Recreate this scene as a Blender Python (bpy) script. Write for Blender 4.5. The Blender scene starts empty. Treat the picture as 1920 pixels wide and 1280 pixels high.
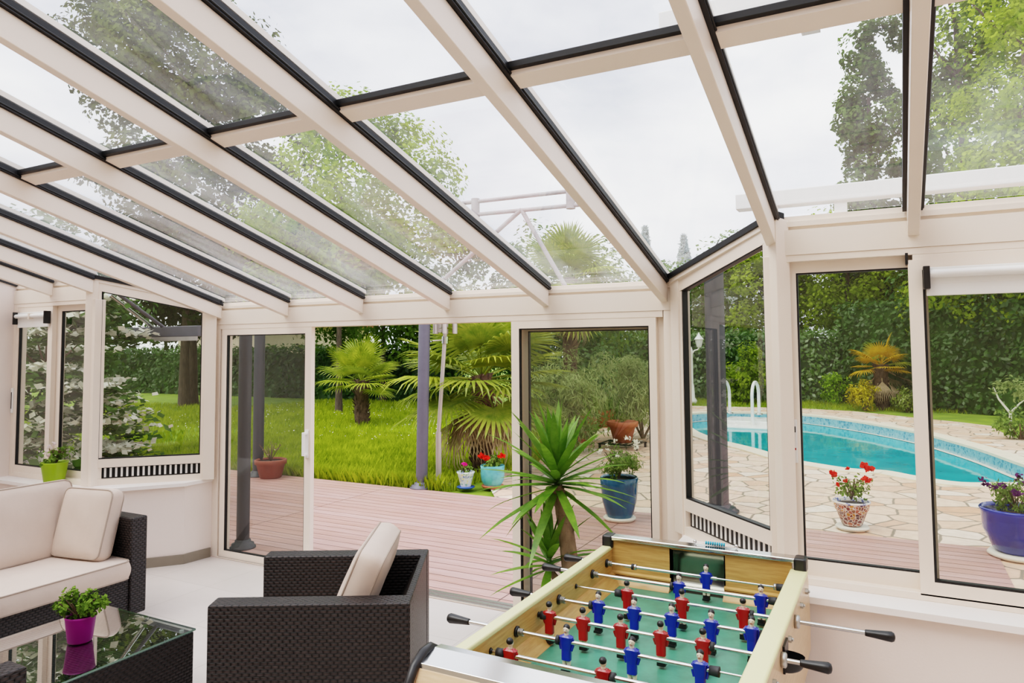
import bpy, math, random
import numpy as np
from mathutils import Vector, Matrix
SKY, SUN, EXPO = 2.8, 1.8, 0.18
random.seed(7); RNG = np.random.default_rng(11)
S = bpy.context.scene
COL = S.collection
PI = math.pi
def lin(h):
    h = h.lstrip('#'); c = [int(h[i:i+2], 16)/255 for i in (0, 2, 4)]
    return tuple((x/12.92 if x <= .04045 else ((x+.055)/1.055)**2.4) for x in c)

# ------------------------------------------------------------------ materials
def newmat(name):
    m = bpy.data.materials.new(name); m.use_nodes = True
    nt = m.node_tree; nt.nodes.clear()
    out = nt.nodes.new('ShaderNodeOutputMaterial')
    return m, nt, out
def N(nt, typ, **kw):
    n = nt.nodes.new(typ)
    for k, v in kw.items():
        if k in ('inputs',):
            for a, b in v.items(): n.inputs[a].default_value = b
        else: setattr(n, k, v)
    return n
def c4(c): return (c[0], c[1], c[2], 1)
def coords(nt, kind='Object', scale=(1, 1, 1), rot=(0, 0, 0)):
    tc = N(nt, 'ShaderNodeTexCoord'); mp = N(nt, 'ShaderNodeMapping')
    mp.inputs['Scale'].default_value = scale; mp.inputs['Rotation'].default_value = rot
    nt.links.new(tc.outputs[kind], mp.inputs[0]); return mp.outputs[0]
def ramp(nt, fac, stops, interp='LINEAR'):
    r = N(nt, 'ShaderNodeValToRGB'); r.color_ramp.interpolation = interp
    el = r.color_ramp.elements
    while len(el) < len(stops): el.new(.5)
    for e, (p, c) in zip(el, stops): e.position = p; e.color = c4(c) if len(c) == 3 else c
    nt.links.new(fac, r.inputs[0]); return r.outputs[0]
def bump(nt, h, strength=.3, dist=.01):
    b = N(nt, 'ShaderNodeBump'); b.inputs['Strength'].default_value = strength; b.inputs['Distance'].default_value = dist
    nt.links.new(h, b.inputs['Height']); return b.outputs[0]
def pm(name, col, rough=.5, metal=0., var=.0, scale=6., bmp=0., bscale=60., spec=.5, coat=0., stretch=(1, 1, 1), col2=None):
    m, nt, out = newmat(name)
    p = N(nt, 'ShaderNodeBsdfPrincipled')
    p.inputs['Roughness'].default_value = rough; p.inputs['Metallic'].default_value = metal
    p.inputs['Specular IOR Level'].default_value = spec; p.inputs['Coat Weight'].default_value = coat
    p.inputs['Base Color'].default_value = c4(col)
    if var > 0 or col2:
        nz = N(nt, 'ShaderNodeTexNoise', inputs={'Scale': scale, 'Detail': 5., 'Roughness': .6})
        nt.links.new(coords(nt, 'Object', stretch), nz.inputs['Vector'])
        a = col2 if col2 else tuple(x*(1-var) for x in col); b = col if col2 else tuple(min(1, x*(1+var)) for x in col)
        nt.links.new(ramp(nt, nz.outputs[0], [(.3, a), (.7, b)]), p.inputs['Base Color'])
    if bmp > 0:
        nz2 = N(nt, 'ShaderNodeTexNoise', inputs={'Scale': bscale, 'Detail': 4.})
        nt.links.new(coords(nt, 'Object', stretch), nz2.inputs['Vector'])
        nt.links.new(bump(nt, nz2.outputs[0], bmp), p.inputs['Normal'])
    nt.links.new(p.outputs[0], out.inputs[0]); return m
def glassmat(name, tint, haze=0., hazecol=(.9, .92, .92), streak=False, spec=1.0):
    m, nt, out = newmat(name)
    tr = N(nt, 'ShaderNodeBsdfTransparent'); tr.inputs[0].default_value = c4(tint)
    gl = N(nt, 'ShaderNodeBsdfGlossy'); gl.inputs['Roughness'].default_value = .0; gl.inputs[0].default_value = (1, 1, 1, 1)
    fr = N(nt, 'ShaderNodeFresnel'); fr.inputs[0].default_value = 1.45
    geo = N(nt, 'ShaderNodeNewGeometry')
    # a thin pane reflects alike from both faces: keep the fresnel entering-side on back faces
    mu = N(nt, 'ShaderNodeMix', data_type='FLOAT'); mu.inputs[2].default_value = 1.45; mu.inputs[3].default_value = 1/1.45
    nt.links.new(geo.outputs['Backfacing'], mu.inputs[0]); nt.links.new(mu.outputs[0], fr.inputs[0])
    k = N(nt, 'ShaderNodeMath', operation='MULTIPLY'); k.inputs[1].default_value = 1.5*spec; k.use_clamp = True
    nt.links.new(fr.outputs[0], k.inputs[0])
    mx = N(nt, 'ShaderNodeMixShader'); nt.links.new(k.outputs[0], mx.inputs[0])
    nt.links.new(tr.outputs[0], mx.inputs[1]); nt.links.new(gl.outputs[0], mx.inputs[2])
    res = mx.outputs[0]
    if haze > 0:
        df = N(nt, 'ShaderNodeBsdfTranslucent'); df.inputs[0].default_value = c4(hazecol)
        d2 = N(nt, 'ShaderNodeBsdfDiffuse'); d2.inputs[0].default_value = c4(hazecol)
        ad = N(nt, 'ShaderNodeMixShader'); ad.inputs[0].default_value = .35
        nt.links.new(df.outputs[0], ad.inputs[1]); nt.links.new(d2.outputs[0], ad.inputs[2])
        nz = N(nt, 'ShaderNodeTexNoise', inputs={'Scale': 1.6, 'Detail': 6., 'Roughness': .65})
        nt.links.new(coords(nt, 'Object', (2.6, .55, 1) if streak else (1, 1, 1)), nz.inputs['Vector'])
        r = ramp(nt, nz.outputs[0], [(.38, (haze*.25,)*3), (.75, (haze*1.9,)*3)])
        lw_ = N(nt, 'ShaderNodeLayerWeight'); lw_.inputs[0].default_value = .5          # dust film, boosted edge-on to add the pale haze of grazing reflections
        pw_ = N(nt, 'ShaderNodeMath', operation='POWER'); pw_.inputs[1].default_value = 3.; nt.links.new(lw_.outputs['Facing'], pw_.inputs[0])
        ma_ = N(nt, 'ShaderNodeMath', operation='MULTIPLY_ADD'); ma_.inputs[1].default_value = 7.; ma_.inputs[2].default_value = .6; nt.links.new(pw_.outputs[0], ma_.inputs[0])
        mm_ = N(nt, 'ShaderNodeMath', operation='MULTIPLY'); mm_.use_clamp = True; nt.links.new(ma_.outputs[0], mm_.inputs[0]); nt.links.new(r, mm_.inputs[1]); r = mm_.outputs[0]
        m2 = N(nt, 'ShaderNodeMixShader'); nt.links.new(r, m2.inputs[0])
        nt.links.new(res, m2.inputs[1]); nt.links.new(ad.outputs[0], m2.inputs[2]); res = m2.outputs[0]
    nt.links.new(res, out.inputs[0]); return m
def leafmat(name, a, b, trans=.4, scale=.6, gloss=.0, c=None):
    m, nt, out = newmat(name)
    nz = N(nt, 'ShaderNodeTexNoise', inputs={'Scale': scale, 'Detail': 8., 'Roughness': .75})
    nt.links.new(coords(nt, 'Object'), nz.inputs['Vector'])
    st = [(.3, a), (.68, b)] if c is None else [(.3, a), (.58, b), (.72, c)]
    col = ramp(nt, nz.outputs[0], st)
    d = N(nt, 'ShaderNodeBsdfDiffuse'); t = N(nt, 'ShaderNodeBsdfTranslucent')
    nt.links.new(col, d.inputs[0]); nt.links.new(col, t.inputs[0])
    mx = N(nt, 'ShaderNodeMixShader'); mx.inputs[0].default_value = trans
    nt.links.new(d.outputs[0], mx.inputs[1]); nt.links.new(t.outputs[0], mx.inputs[2]); res = mx.outputs[0]
    if gloss > 0:
        g = N(nt, 'ShaderNodeBsdfGlossy'); g.inputs['Roughness'].default_value = .35
        m2 = N(nt, 'ShaderNodeMixShader'); m2.inputs[0].default_value = gloss
        nt.links.new(res, m2.inputs[1]); nt.links.new(g.outputs[0], m2.inputs[2]); res = m2.outputs[0]
    nt.links.new(res, out.inputs[0]); return m

M = {}
M['alu'] = pm('white_aluminium', lin('#EFE0D2'), rough=.32, var=.015, scale=3)
M['alu2'] = pm('white_aluminium_beam', lin('#EDDFD1'), rough=.4, var=.02, scale=2)
M['plaster'] = pm('white_plaster', lin('#EDDFD7'), rough=.8, var=.015, scale=3, bmp=.06, bscale=90)
M['sill'] = pm('white_sill_paint', lin('#F5EEE9'), rough=.45, var=.01)
M['rubber'] = pm('black_rubber_seal', (.012, .012, .013), rough=.45)
M['black'] = pm('black_plastic', (.012, .012, .013), rough=.35, spec=.6)
M['darkgrey'] = pm('dark_grey_rubber', (.035, .036, .04), rough=.55)
M['taupe'] = pm('taupe_skirting', lin('#8A8073'), rough=.4, var=.06)
M['steel'] = pm('brushed_steel', (.62, .61, .60), rough=.25, metal=1.)
M['satin'] = pm('satin_steel', lin('#BDB2AC'), rough=.38, metal=.35)
M['chrome'] = pm('chrome', (.62, .62, .62), rough=.16, metal=1.)
M['nut'] = pm('zinc_nut', (.5, .49, .46), rough=.35, metal=1.)
M['postgrey'] = pm('grey_violet_post_paint', lin('#5C5A66'), rough=.45, var=.08, scale=8)
M['postdark'] = pm('anthracite_post_paint', lin('#3E4046'), rough=.5, var=.06)
M['tubegrey'] = pm('weathered_grey_tube', lin('#A79E9E'), rough=.55, var=.12)
M['white'] = pm('white_enamel', lin('#F2F1EE'), rough=.3)
M['cushion'] = pm('cream_cushion_fabric', lin('#D0BEB2'), rough=.9, var=.03, scale=9, bmp=.12, bscale=16, spec=.2)
M['piping'] = pm('taupe_piping', lin('#A8988C'), rough=.9)
M['wood'] = pm('beech_veneer', lin('#D6AE72'), rough=.38, scale=3.2, stretch=(2., 2., 26), col2=lin('#B98C50'), coat=.15)
M['birch'] = pm('birch_veneer', lin('#DDBE9C'), rough=.35, scale=4., stretch=(3., 3., 26), col2=lin('#CBA883'), coat=.2)
M['cream'] = pm('cream_yellow_rail', lin('#E9E3AC'), rough=.35, var=.02)
M['pitch'] = pm('green_playfield', lin('#4E8E74'), rough=.34, var=.18, scale=14, coat=.08, bmp=.02)
M['goal'] = pm('dark_goal_metal', (.30, .30, .25), rough=.2, metal=.85)
M['red'] = pm('red_lacquer', lin('#A8161B'), rough=.22, coat=.4)
M['blue'] = pm('blue_lacquer', lin('#1C2FA6'), rough=.22, coat=.4)
M['skin'] = pm('pale_skin_paint', lin('#E9D9C6'), rough=.4)
M['ivory'] = pm('ivory_paint', lin('#E4DFC8'), rough=.4)
M['bead_r'] = pm('red_bead', lin('#E23B32'), rough=.3)
M['bead_b'] = pm('cyan_bead', lin('#2FA7C9'), rough=.3)
M['soil'] = pm('potting_soil', lin('#3A2C22'), rough=.95, var=.4, scale=40, bmp=.5)
M['terracotta'] = pm('terracotta', lin('#B0664A'), rough=.8, var=.14, scale=9)
M['terradark'] = pm('brown_terracotta', lin('#8A4A38'), rough=.75, var=.12, scale=9)
M['limepot'] = pm('lime_green_pot', lin('#93B417'), rough=.35)
M['purplepot'] = pm('magenta_pot', lin('#A0128C'), rough=.35)
M['bluepot'] = pm('teal_blue_glaze', lin('#1D5478'), rough=.12, var=.45, scale=5, coat=.5, stretch=(1, 1, .7))
M['cobalt'] = pm('cobalt_glaze', lin('#1A2C8C'), rough=.1, var=.3, scale=4, coat=.5)
M['turq'] = pm('turquoise_glaze', lin('#6DB9B4'), rough=.25, scale=6, col2=lin('#4B93A0'), coat=.2)
M['saucer'] = pm('cream_saucer', lin('#E2DBCD'), rough=.5, var=.06)
M['bluesaucer'] = pm('blue_saucer', lin('#34549B'), rough=.3)
M['bark'] = pm('tree_bark', lin('#54483C'), rough=.95, var=.4, scale=5, bmp=.6, bscale=20, stretch=(4, 4, 1))
M['palmbark'] = pm('palm_fibre', lin('#5C4A3C'), rough=1., var=.5, scale=18, bmp=.8, bscale=40, stretch=(1, 1, .5))
M['coping'] = pm('pale_stone_coping', lin('#E8DCC6'), rough=.7, var=.07, scale=5)
M['housewall'] = pm('cream_render', lin('#D9C7AE'), rough=.9, var=.05)
M['rooftile'] = pm('red_roof_tile', lin('#B46A50'), rough=.9, var=.25, scale=8)
M['yuccabark'] = pm('yucca_bark', lin('#8F7B66'), rough=.95, var=.35, scale=22, bmp=.6, bscale=40, stretch=(1, 1, .4))
M['twig'] = pm('brown_twig', lin('#6E5B49'), rough=.9, var=.2)
M['lamp_glass'] = pm('lantern_glass', lin('#E6E8E6'), rough=.2)

M['glass_roof'] = glassmat('roof_glass', (.95, .965, .96), haze=.05, streak=True)
M['glass_side'] = glassmat('tinted_side_glass', (.60, .62, .56), haze=.01, hazecol=(.8, .8, .75))
M['glass_clear'] = glassmat('clear_side_glass', (.88, .90, .87), haze=.015)
M['glass_table'] = glassmat('table_glass', (.62, .74, .68), haze=.0, spec=2.2)

# leaves
M['leaf_tree'] = leafmat('leaf_mid_green', lin('#3A5220'), lin('#809A44'), scale=.35)
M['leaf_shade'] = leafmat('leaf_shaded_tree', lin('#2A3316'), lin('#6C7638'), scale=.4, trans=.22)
M['leaf_bright'] = leafmat('leaf_bright_green', lin('#4C6E18'), lin('#B4C748'), scale=.5, trans=.45)
M['leaf_dark'] = leafmat('leaf_dark_green', lin('#263F18'), lin('#5C8238'), scale=.6, gloss=.03)
M['leaf_poplar'] = leafmat('leaf_poplar', lin('#33471F'), lin('#6F8746'), scale=.5)
M['leaf_hedge'] = leafmat('leaf_laurel', lin('#33561D'), lin('#7AA048'), scale=1.2, gloss=.06)
M['leaf_olive'] = leafmat('leaf_oleander', lin('#6B8245'), lin('#BFC98E'), scale=1.2)  # grey-green leaf, lightened to carry the door pane's hazy reflection in its colour
M['leaf_vib'] = leafmat('leaf_viburnum', lin('#33502A'), lin('#6F9248'), scale=2.)
M['leaf_yucca'] = leafmat('leaf_yucca', lin('#3D6E1C'), lin('#86AC42'), scale=5, trans=.25, gloss=.05)
M['leaf_palm'] = leafmat('leaf_palm', lin('#5B7D1E'), lin('#C3C64C'), scale=2.2, trans=.35, gloss=.04)
M['leaf_palm2'] = leafmat('leaf_palm_green', lin('#4C6E1F'), lin('#A9B04B'), scale=2.2, trans=.35, gloss=.04)
M['leaf_palmy'] = leafmat('leaf_palm_yellow', lin('#A3811C'), lin('#DDB83A'), scale=2.2, trans=.3)
M['leaf_dry'] = leafmat('leaf_dry_palm', lin('#8B7658'), lin('#C2AE90'), scale=3, trans=.2)
M['leaf_small'] = leafmat('leaf_small_pot', lin('#3C6320'), lin('#93AE52'), scale=30, trans=.3)
M['leaf_pot'] = leafmat('leaf_pot_green', lin('#4B6B2B'), lin('#8FA75A'), scale=14, trans=.3)
M['leaf_ylw'] = leafmat('leaf_yellow_shrub', lin('#8C8B1B'), lin('#DCC93A'), scale=3, trans=.35)
M['leaf_lime'] = leafmat('leaf_lime_shrub', lin('#5F8A1C'), lin('#A8CB3B'), scale=3, trans=.35)
M['leaf_copper'] = leafmat('leaf_copper', lin('#2B3A1A'), lin('#4A5A2C'), scale=.8, c=lin('#B5714F'))
M['leaf_con_hazed'] = leafmat('leaf_conifer_hazed', lin('#B4B9BC'), lin('#D2D6D8'), scale=.3)  # haze is put into the leaf colour, far paler than real conifer foliage
M['grassleaf'] = leafmat('grass_blades', lin('#6C8414'), lin('#BFCB45'), scale=1.6, trans=.4)
M['fl_white'] = leafmat('petal_white', lin('#E6E0CC'), lin('#FBF8EE'), scale=5, trans=.3)
M['fl_red'] = leafmat('petal_red', lin('#D2231A'), lin('#F2432F'), scale=12, trans=.3)
M['fl_pink'] = leafmat('petal_pink', lin('#D61F7B'), lin('#F04A9A'), scale=12, trans=.3)
M['fl_pale'] = leafmat('petal_pale_pink', lin('#F3D9DE'), lin('#FFF6F6'), scale=12, trans=.3)
M['fl_purple'] = leafmat('petal_purple', lin('#4A2350'), lin('#74397A'), scale=12, trans=.3)

def m_rattan():
    """flat woven strands: rows of rounded strips that dip at staggered crossings"""
    m, nt, out = newmat('dark_rattan_weave')
    uv = N(nt, 'ShaderNodeTexCoord'); sp = N(nt, 'ShaderNodeSeparateXYZ'); nt.links.new(uv.outputs['UV'], sp.inputs[0])
    def mth(op, a, b=None, c=None):
        n = N(nt, 'ShaderNodeMath', operation=op)
        for k, q in enumerate((a, b, c)):
            if q is None: continue
            if isinstance(q, (int, float)): n.inputs[k].default_value = q
            else: nt.links.new(q, n.inputs[k])
        return n.outputs[0]
    v = mth('DIVIDE', sp.outputs[1], .0165); row = mth('FLOOR', v); ph = mth('MULTIPLY', mth('FLOORED_MODULO', row, 2.), .5)
    u = mth('ADD', mth('DIVIDE', sp.outputs[0], .034), ph)
    a = mth('POWER', mth('ABSOLUTE', mth('SINE', mth('MULTIPLY', u, PI))), .45)
    b = mth('POWER', mth('SINE', mth('MULTIPLY', mth('FRACT', v), PI)), .6)
    h = mth('MULTIPLY', a, b)
    nz = N(nt, 'ShaderNodeTexNoise', inputs={'Scale': 60., 'Detail': 2.}); nt.links.new(uv.outputs['UV'], nz.inputs['Vector'])
    k = mth('MULTIPLY', h, mth('MULTIPLY_ADD', nz.outputs[0], .6, .7))
    p = N(nt, 'ShaderNodeBsdfPrincipled'); p.inputs['Roughness'].default_value = .4
    nt.links.new(ramp(nt, k, [(.25, lin('#030202')), (.7, lin('#292322')), (1., lin('#3B3332'))]), p.inputs['Base Color'])
    nt.links.new(bump(nt, h, .8, .005), p.inputs['Normal'])
    nt.links.new(p.outputs[0], out.inputs[0]); return m
M['rattan'] = m_rattan()
def m_deck():
    m, nt, out = newmat('mauve_composite_deck')
    br = N(nt, 'ShaderNodeTexBrick', offset=.0)
    br.inputs['Scale'].default_value = 1.; br.inputs['Brick Width'].default_value = 3.6; br.inputs['Row Height'].default_value = .145
    br.inputs['Mortar Size'].default_value = .006; br.inputs['Mortar Smooth'].default_value = .2
    br.inputs['Color1'].default_value = c4(lin('#BF948A')); br.inputs['Color2'].default_value = c4(lin('#C8A29C')); br.inputs['Mortar'].default_value = c4(lin('#5E423C'))
    mp = N(nt, 'ShaderNodeMapping'); mp.inputs['Location'].default_value = (.78, 0, 0)
    tc = N(nt, 'ShaderNodeTexCoord'); nt.links.new(tc.outputs['Object'], mp.inputs[0]); nt.links.new(mp.outputs[0], br.inputs[0])
    nz = N(nt, 'ShaderNodeTexNoise', inputs={'Scale': 5., 'Detail': 7., 'Roughness': .6})
    nt.links.new(coords(nt, 'Object', (.35, 5, 1)), nz.inputs['Vector'])
    mx = N(nt, 'ShaderNodeMix', data_type='RGBA', blend_type='MULTIPLY'); mx.inputs[0].default_value = 1.
    nt.links.new(br.outputs[0], mx.inputs[6]); nt.links.new(ramp(nt, nz.outputs[0], [(.3, (.84, .77, .70)), (.7, (1.1, 1.1, 1.14))]), mx.inputs[7])
    p = N(nt, 'ShaderNodeBsdfPrincipled'); p.inputs['Roughness'].default_value = .42
    nt.links.new(mx.outputs[2], p.inputs['Base Color'])
    gr = N(nt, 'ShaderNodeTexWave', wave_type='BANDS', bands_direction='Y'); gr.inputs['Scale'].default_value = 22.
    nt.links.new(tc.outputs['Object'], gr.inputs[0])
    nt.links.new(bump(nt, gr.outputs[0], .12, .004), p.inputs['Normal'])
    nt.links.new(p.outputs[0], out.inputs[0]); return m
M['deck'] = m_deck()
def m_flag():
    m, nt, out = newmat('crazy_paving')
    v = coords(nt, 'Object', (2.7, 2.7, 1))
    nz = N(nt, 'ShaderNodeTexNoise', inputs={'Scale': 1.3, 'Detail': 2.}); nt.links.new(v, nz.inputs['Vector'])
    ad = N(nt, 'ShaderNodeMix', data_type='RGBA', blend_type='LINEAR_LIGHT'); ad.inputs[0].default_value = .07
    nt.links.new(v, ad.inputs[6]); nt.links.new(nz.outputs[1], ad.inputs[7])
    ve = N(nt, 'ShaderNodeTexVoronoi', feature='DISTANCE_TO_EDGE', voronoi_dimensions='2D'); vc = N(nt, 'ShaderNodeTexVoronoi', voronoi_dimensions='2D')
    for q in (ve, vc): q.inputs['Scale'].default_value = 1.; q.inputs['Randomness'].default_value = .95; nt.links.new(ad.outputs[2], q.inputs['Vector'])
    sp = N(nt, 'ShaderNodeSeparateColor'); nt.links.new(vc.outputs['Color'], sp.inputs[0])
    col = ramp(nt, sp.outputs[0], [(.0, lin('#DDAE92')), (.3, lin('#ECCFBA')), (.55, lin('#E4BFA6')), (.8, lin('#F2E2D3')), (1., lin('#D9A587'))])
    n2 = N(nt, 'ShaderNodeTexNoise', inputs={'Scale': 4., 'Detail': 6.}); nt.links.new(v, n2.inputs['Vector'])
    mu = N(nt, 'ShaderNodeMix', data_type='RGBA', blend_type='MULTIPLY'); mu.inputs[0].default_value = 1.
    nt.links.new(col, mu.inputs[6]); nt.links.new(ramp(nt, n2.outputs[0], [(.3, (.86, .84, .82)), (.7, (1.05, 1.04, 1.03))]), mu.inputs[7])
    j = ramp(nt, ve.outputs[0], [(.026, (0, 0, 0)), (.05, (1, 1, 1))])
    mx = N(nt, 'ShaderNodeMix', data_type='RGBA'); nt.links.new(j, mx.inputs[0])
    mx.inputs[6].default_value = c4(lin('#8E8070')); nt.links.new(mu.outputs[2], mx.inputs[7])
    p = N(nt, 'ShaderNodeBsdfPrincipled'); p.inputs['Roughness'].default_value = .7
    nt.links.new(mx.outputs[2], p.inputs['Base Color']); nt.links.new(bump(nt, j, .4, .01), p.inputs['Normal'])
    nt.links.new(p.outputs[0], out.inputs[0]); return m
M['flag'] = m_flag()
def m_floor():
    m, nt, out = newmat('pale_grey_floor_tile')
    br = N(nt, 'ShaderNodeTexBrick', offset=.0)
    br.inputs['Scale'].default_value = 1.; br.inputs['Brick Width'].default_value = .6; br.inputs['Row Height'].default_value = .6; br.inputs['Mortar Size'].default_value = .003
    br.inputs['Color1'].default_value = c4(lin('#D2C7C1')); br.inputs['Color2'].default_value = c4(lin('#D7CCC6')); br.inputs['Mortar'].default_value = c4(lin('#BFB4AD'))
    nt.links.new(coords(nt, 'Object'), br.inputs[0])
    nz = N(nt, 'ShaderNodeTexNoise', inputs={'Scale': 2.5, 'Detail': 6.}); nt.links.new(coords(nt, 'Object', (1, 1.6, 1)), nz.inputs['Vector'])
    mx = N(nt, 'ShaderNodeMix', data_type='RGBA', blend_type='MULTIPLY'); mx.inputs[0].default_value = 1.
    nt.links.new(br.outputs[0], mx.inputs[6]); nt.links.new(ramp(nt, nz.outputs[0], [(.3, (.93, .93, .92)), (.7, (1.02, 1.02, 1.02))]), mx.inputs[7])
    p = N(nt, 'ShaderNodeBsdfPrincipled'); p.inputs['Roughness'].default_value = .33
    nt.links.new(mx.outputs[2], p.inputs['Base Color']); nt.links.new(p.outputs[0], out.inputs[0]); return m
M['floor'] = m_floor()
def m_water():
    m, nt, out = newmat('turquoise_pool_water')
    nz = N(nt, 'ShaderNodeTexNoise', inputs={'Scale': 2.2, 'Detail': 3.}); nt.links.new(coords(nt, 'Object', (1, 1, 1)), nz.inputs['Vector'])
    p = N(nt, 'ShaderNodeBsdfPrincipled'); p.inputs['Roughness'].default_value = .03; p.inputs['IOR'].default_value = 1.33
    nt.links.new(ramp(nt, nz.outputs[0], [(.3, lin('#0E98A4')), (.7, lin('#22B0BA'))]), p.inputs['Base Color'])
    nt.links.new(bump(nt, nz.outputs[0], .05, .05), p.inputs['Normal'])
    nt.links.new(p.outputs[0], out.inputs[0]); return m
M['water'] = m_water()
def m_vor(name, cols, scale, grout, rough=.3, coordk='Object'):
    m, nt, out = newmat(name)
    v = coords(nt, coordk)
    ve = N(nt, 'ShaderNodeTexVoronoi', feature='DISTANCE_TO_EDGE'); vc = N(nt, 'ShaderNodeTexVoronoi')
    for q in (ve, vc): q.inputs['Scale'].default_value = scale; nt.links.new(v, q.inputs['Vector'])
    sp = N(nt, 'ShaderNodeSeparateColor'); nt.links.new(vc.outputs['Color'], sp.inputs[0])
    k = len(cols); col = ramp(nt, sp.outputs[0], [(i/k, lin(c)) for i, c in enumerate(cols)], 'CONSTANT')
    j = ramp(nt, ve.outputs[0], [(.05, (0, 0, 0)), (.09, (1, 1, 1))])
    mx = N(nt, 'ShaderNodeMix', data_type='RGBA'); nt.links.new(j, mx.inputs[0]); mx.inputs[6].default_value = c4(lin(grout)); nt.links.new(col, mx.inputs[7])
    p = N(nt, 'ShaderNodeBsdfPrincipled'); p.inputs['Roughness'].default_value = rough
    nt.links.new(mx.outputs[2], p.inputs['Base Color']); nt.links.new(p.outputs[0], out.inputs[0]); return m
M['mosaic'] = m_vor('red_mosaic_tesserae', ['#7A2B22', '#A5482B', '#C98A34', '#6A1F2B', '#8A5A3A', '#B06048', '#5B2A3A'], 30, '#E4DCD2')
M['mosaicrim'] = m_vor('blue_white_tesserae', ['#E9E7EA', '#5B66B0', '#F1EDE6', '#8A93C4'], 34, '#F2EFE8')
M['mosaicblue'] = m_vor('pale_blue_pattern', ['#C9D2E2', '#7F93C8', '#E2D7A8', '#8FB5A0', '#D9DEE6'], 38, '#EDEBDD')
M['pooltile'] = m_vor('blue_pool_tesserae', ['#7EB2C6', '#5F9CB8', '#97C4D2', '#86BACA'], 14, '#9CC6D2', rough=.2)
def m_lawn():
    return pm('lawn_ground', lin('#86A02C'), rough=1., scale=1.6, col2=lin('#5C7A18'), bmp=.5, bscale=30)
M['lawn'] = m_lawn()

# ------------------------------------------------------------------ mesh builder
class MB:
    def __init__(s): s.v = []; s.f = []; s.mi = []; s.sm = []
    def add(s, vs, fs, m=0, smooth=False):
        o = len(s.v); s.v += [tuple(map(float, p)) for p in vs]
        for f in fs: s.f.append(tuple(i+o for i in f)); s.mi.append(m); s.sm.append(smooth)
        return s
    def box(s, x0, x1, y0, y1, z0, z1, m=0):
        return s.add([(x0, y0, z0), (x1, y0, z0), (x1, y1, z0), (x0, y1, z0), (x0, y0, z1), (x1, y0, z1), (x1, y1, z1), (x0, y1, z1)],
                     [(3, 2, 1, 0), (4, 5, 6, 7), (0, 1, 5, 4), (1, 2, 6, 5), (2, 3, 7, 6), (3, 0, 4, 7)], m)
    def extrude(s, poly, vec, m=0):
        n = len(poly); a = [Vector(p) for p in poly]; b = [p+Vector(vec) for p in a]
        nr = Vector((0, 0, 0))
        for i in range(n): nr += a[i].cross(a[(i+1) % n])
        fl = nr.dot(Vector(vec)) > 0
        fs = [tuple(range(n)), tuple(range(2*n-1, n-1, -1))] + [(i, i+n, (i+1) % n+n, (i+1) % n) for i in range(n)]
        if fl: fs = [tuple(reversed(f)) for f in fs]
        return s.add(a+b, fs, m)
    def tube(s, pts, r, n=10, m=0, cap=True, smooth=True):
        P = [Vector(p) for p in pts]; rs = r if isinstance(r, (list, tuple)) else [r]*len(P)
        rings = []; u = None
        for i, p in enumerate(P):
            t = (P[min(i+1, len(P)-1)]-P[max(i-1, 0)]).normalized()
            if u is None: u = t.orthogonal().normalized()
            else:
                u = (u-t*u.dot(t)); u = u.normalized() if u.length > 1e-6 else t.orthogonal().normalized()
            w = t.cross(u)
            rings.append([p+(u*math.cos(2*PI*k/n)+w*math.sin(2*PI*k/n))*rs[i] for k in range(n)])
        vs = [q for R_ in rings for q in R_]; fs = []
        for i in range(len(P)-1):
            for k in range(n): fs.append((i*n+k, i*n+(k+1) % n, (i+1)*n+(k+1) % n, (i+1)*n+k))
        s.add(vs, fs, m, smooth)
        if cap: s.add(rings[0], [tuple(range(n-1, -1, -1))], m); s.add(rings[-1], [tuple(range(n))], m)
        return s
    def lathe(s, prof, c=(0, 0, 0), n=28, m=0, axis='z', smooth=True):
        vs = []; fs = []
        for r, z in prof:
            for k in range(n):
                a = 2*PI*k/n; p = (r*math.cos(a), r*math.sin(a), z)
                if axis == 'x': p = (z, r*math.cos(a), r*math.sin(a))
                if axis == 'y': p = (r*math.sin(a), z, r*math.cos(a))
                vs.append((p[0]+c[0], p[1]+c[1], p[2]+c[2]))
        for i in range(len(prof)-1):
            for k in range(n): fs.append((i*n+k, i*n+(k+1) % n, (i+1)*n+(k+1) % n, (i+1)*n+k))
        return s.add(vs, fs, m, smooth)
    def ball(s, c, r, m=0, n=12, squash=(1, 1, 1)):
        prof = [(max(1e-4, r*math.sin(PI*i/(n//2+2))), -r*math.cos(PI*i/(n//2+2))) for i in range(n//2+3)]
        o = len(s.v); s.lathe(prof, (0, 0, 0), n, m)
        for i in range(o, len(s.v)):
            x, y, z = s.v[i]; s.v[i] = (x*squash[0]+c[0], y*squash[1]+c[1], z*squash[2]+c[2])
        return s
    def xf(s, mat, start=0):
        for i in range(start, len(s.v)): s.v[i] = tuple(mat @ Vector(s.v[i]))
        return s
    def mesh(s, name, mats):
        me = bpy.data.meshes.new(name); me.from_pydata(s.v, [], s.f)
        for m in mats: me.materials.append(M[m] if isinstance(m, str) else m)
        me.polygons.foreach_set('material_index', s.mi); me.polygons.foreach_set('use_smooth', s.sm)
        uvl = me.uv_layers.new(name='UV')
        V = np.array(s.v)
        uv = np.empty((len(me.loops), 2), np.float32); li = 0
        me.update()
        for p in me.polygons:
            nx, ny, nz = (abs(a) for a in p.normal)
            ax = (1, 2) if nx >= ny and nx >= nz else ((0, 2) if ny >= nz else (0, 1))
            for vi in p.vertices: uv[li] = (V[vi][ax[0]], V[vi][ax[1]]); li += 1
        uvl.data.foreach_set('uv', uv.ravel()); return me
def link(name, me, parent=None, loc=None, rot=None):
    o = bpy.data.objects.new(name, me); COL.objects.link(o)
    if parent is not None: o.parent = parent
    if loc is not None: o.location = loc
    if rot is not None: o.rotation_euler = rot
    return o
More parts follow.
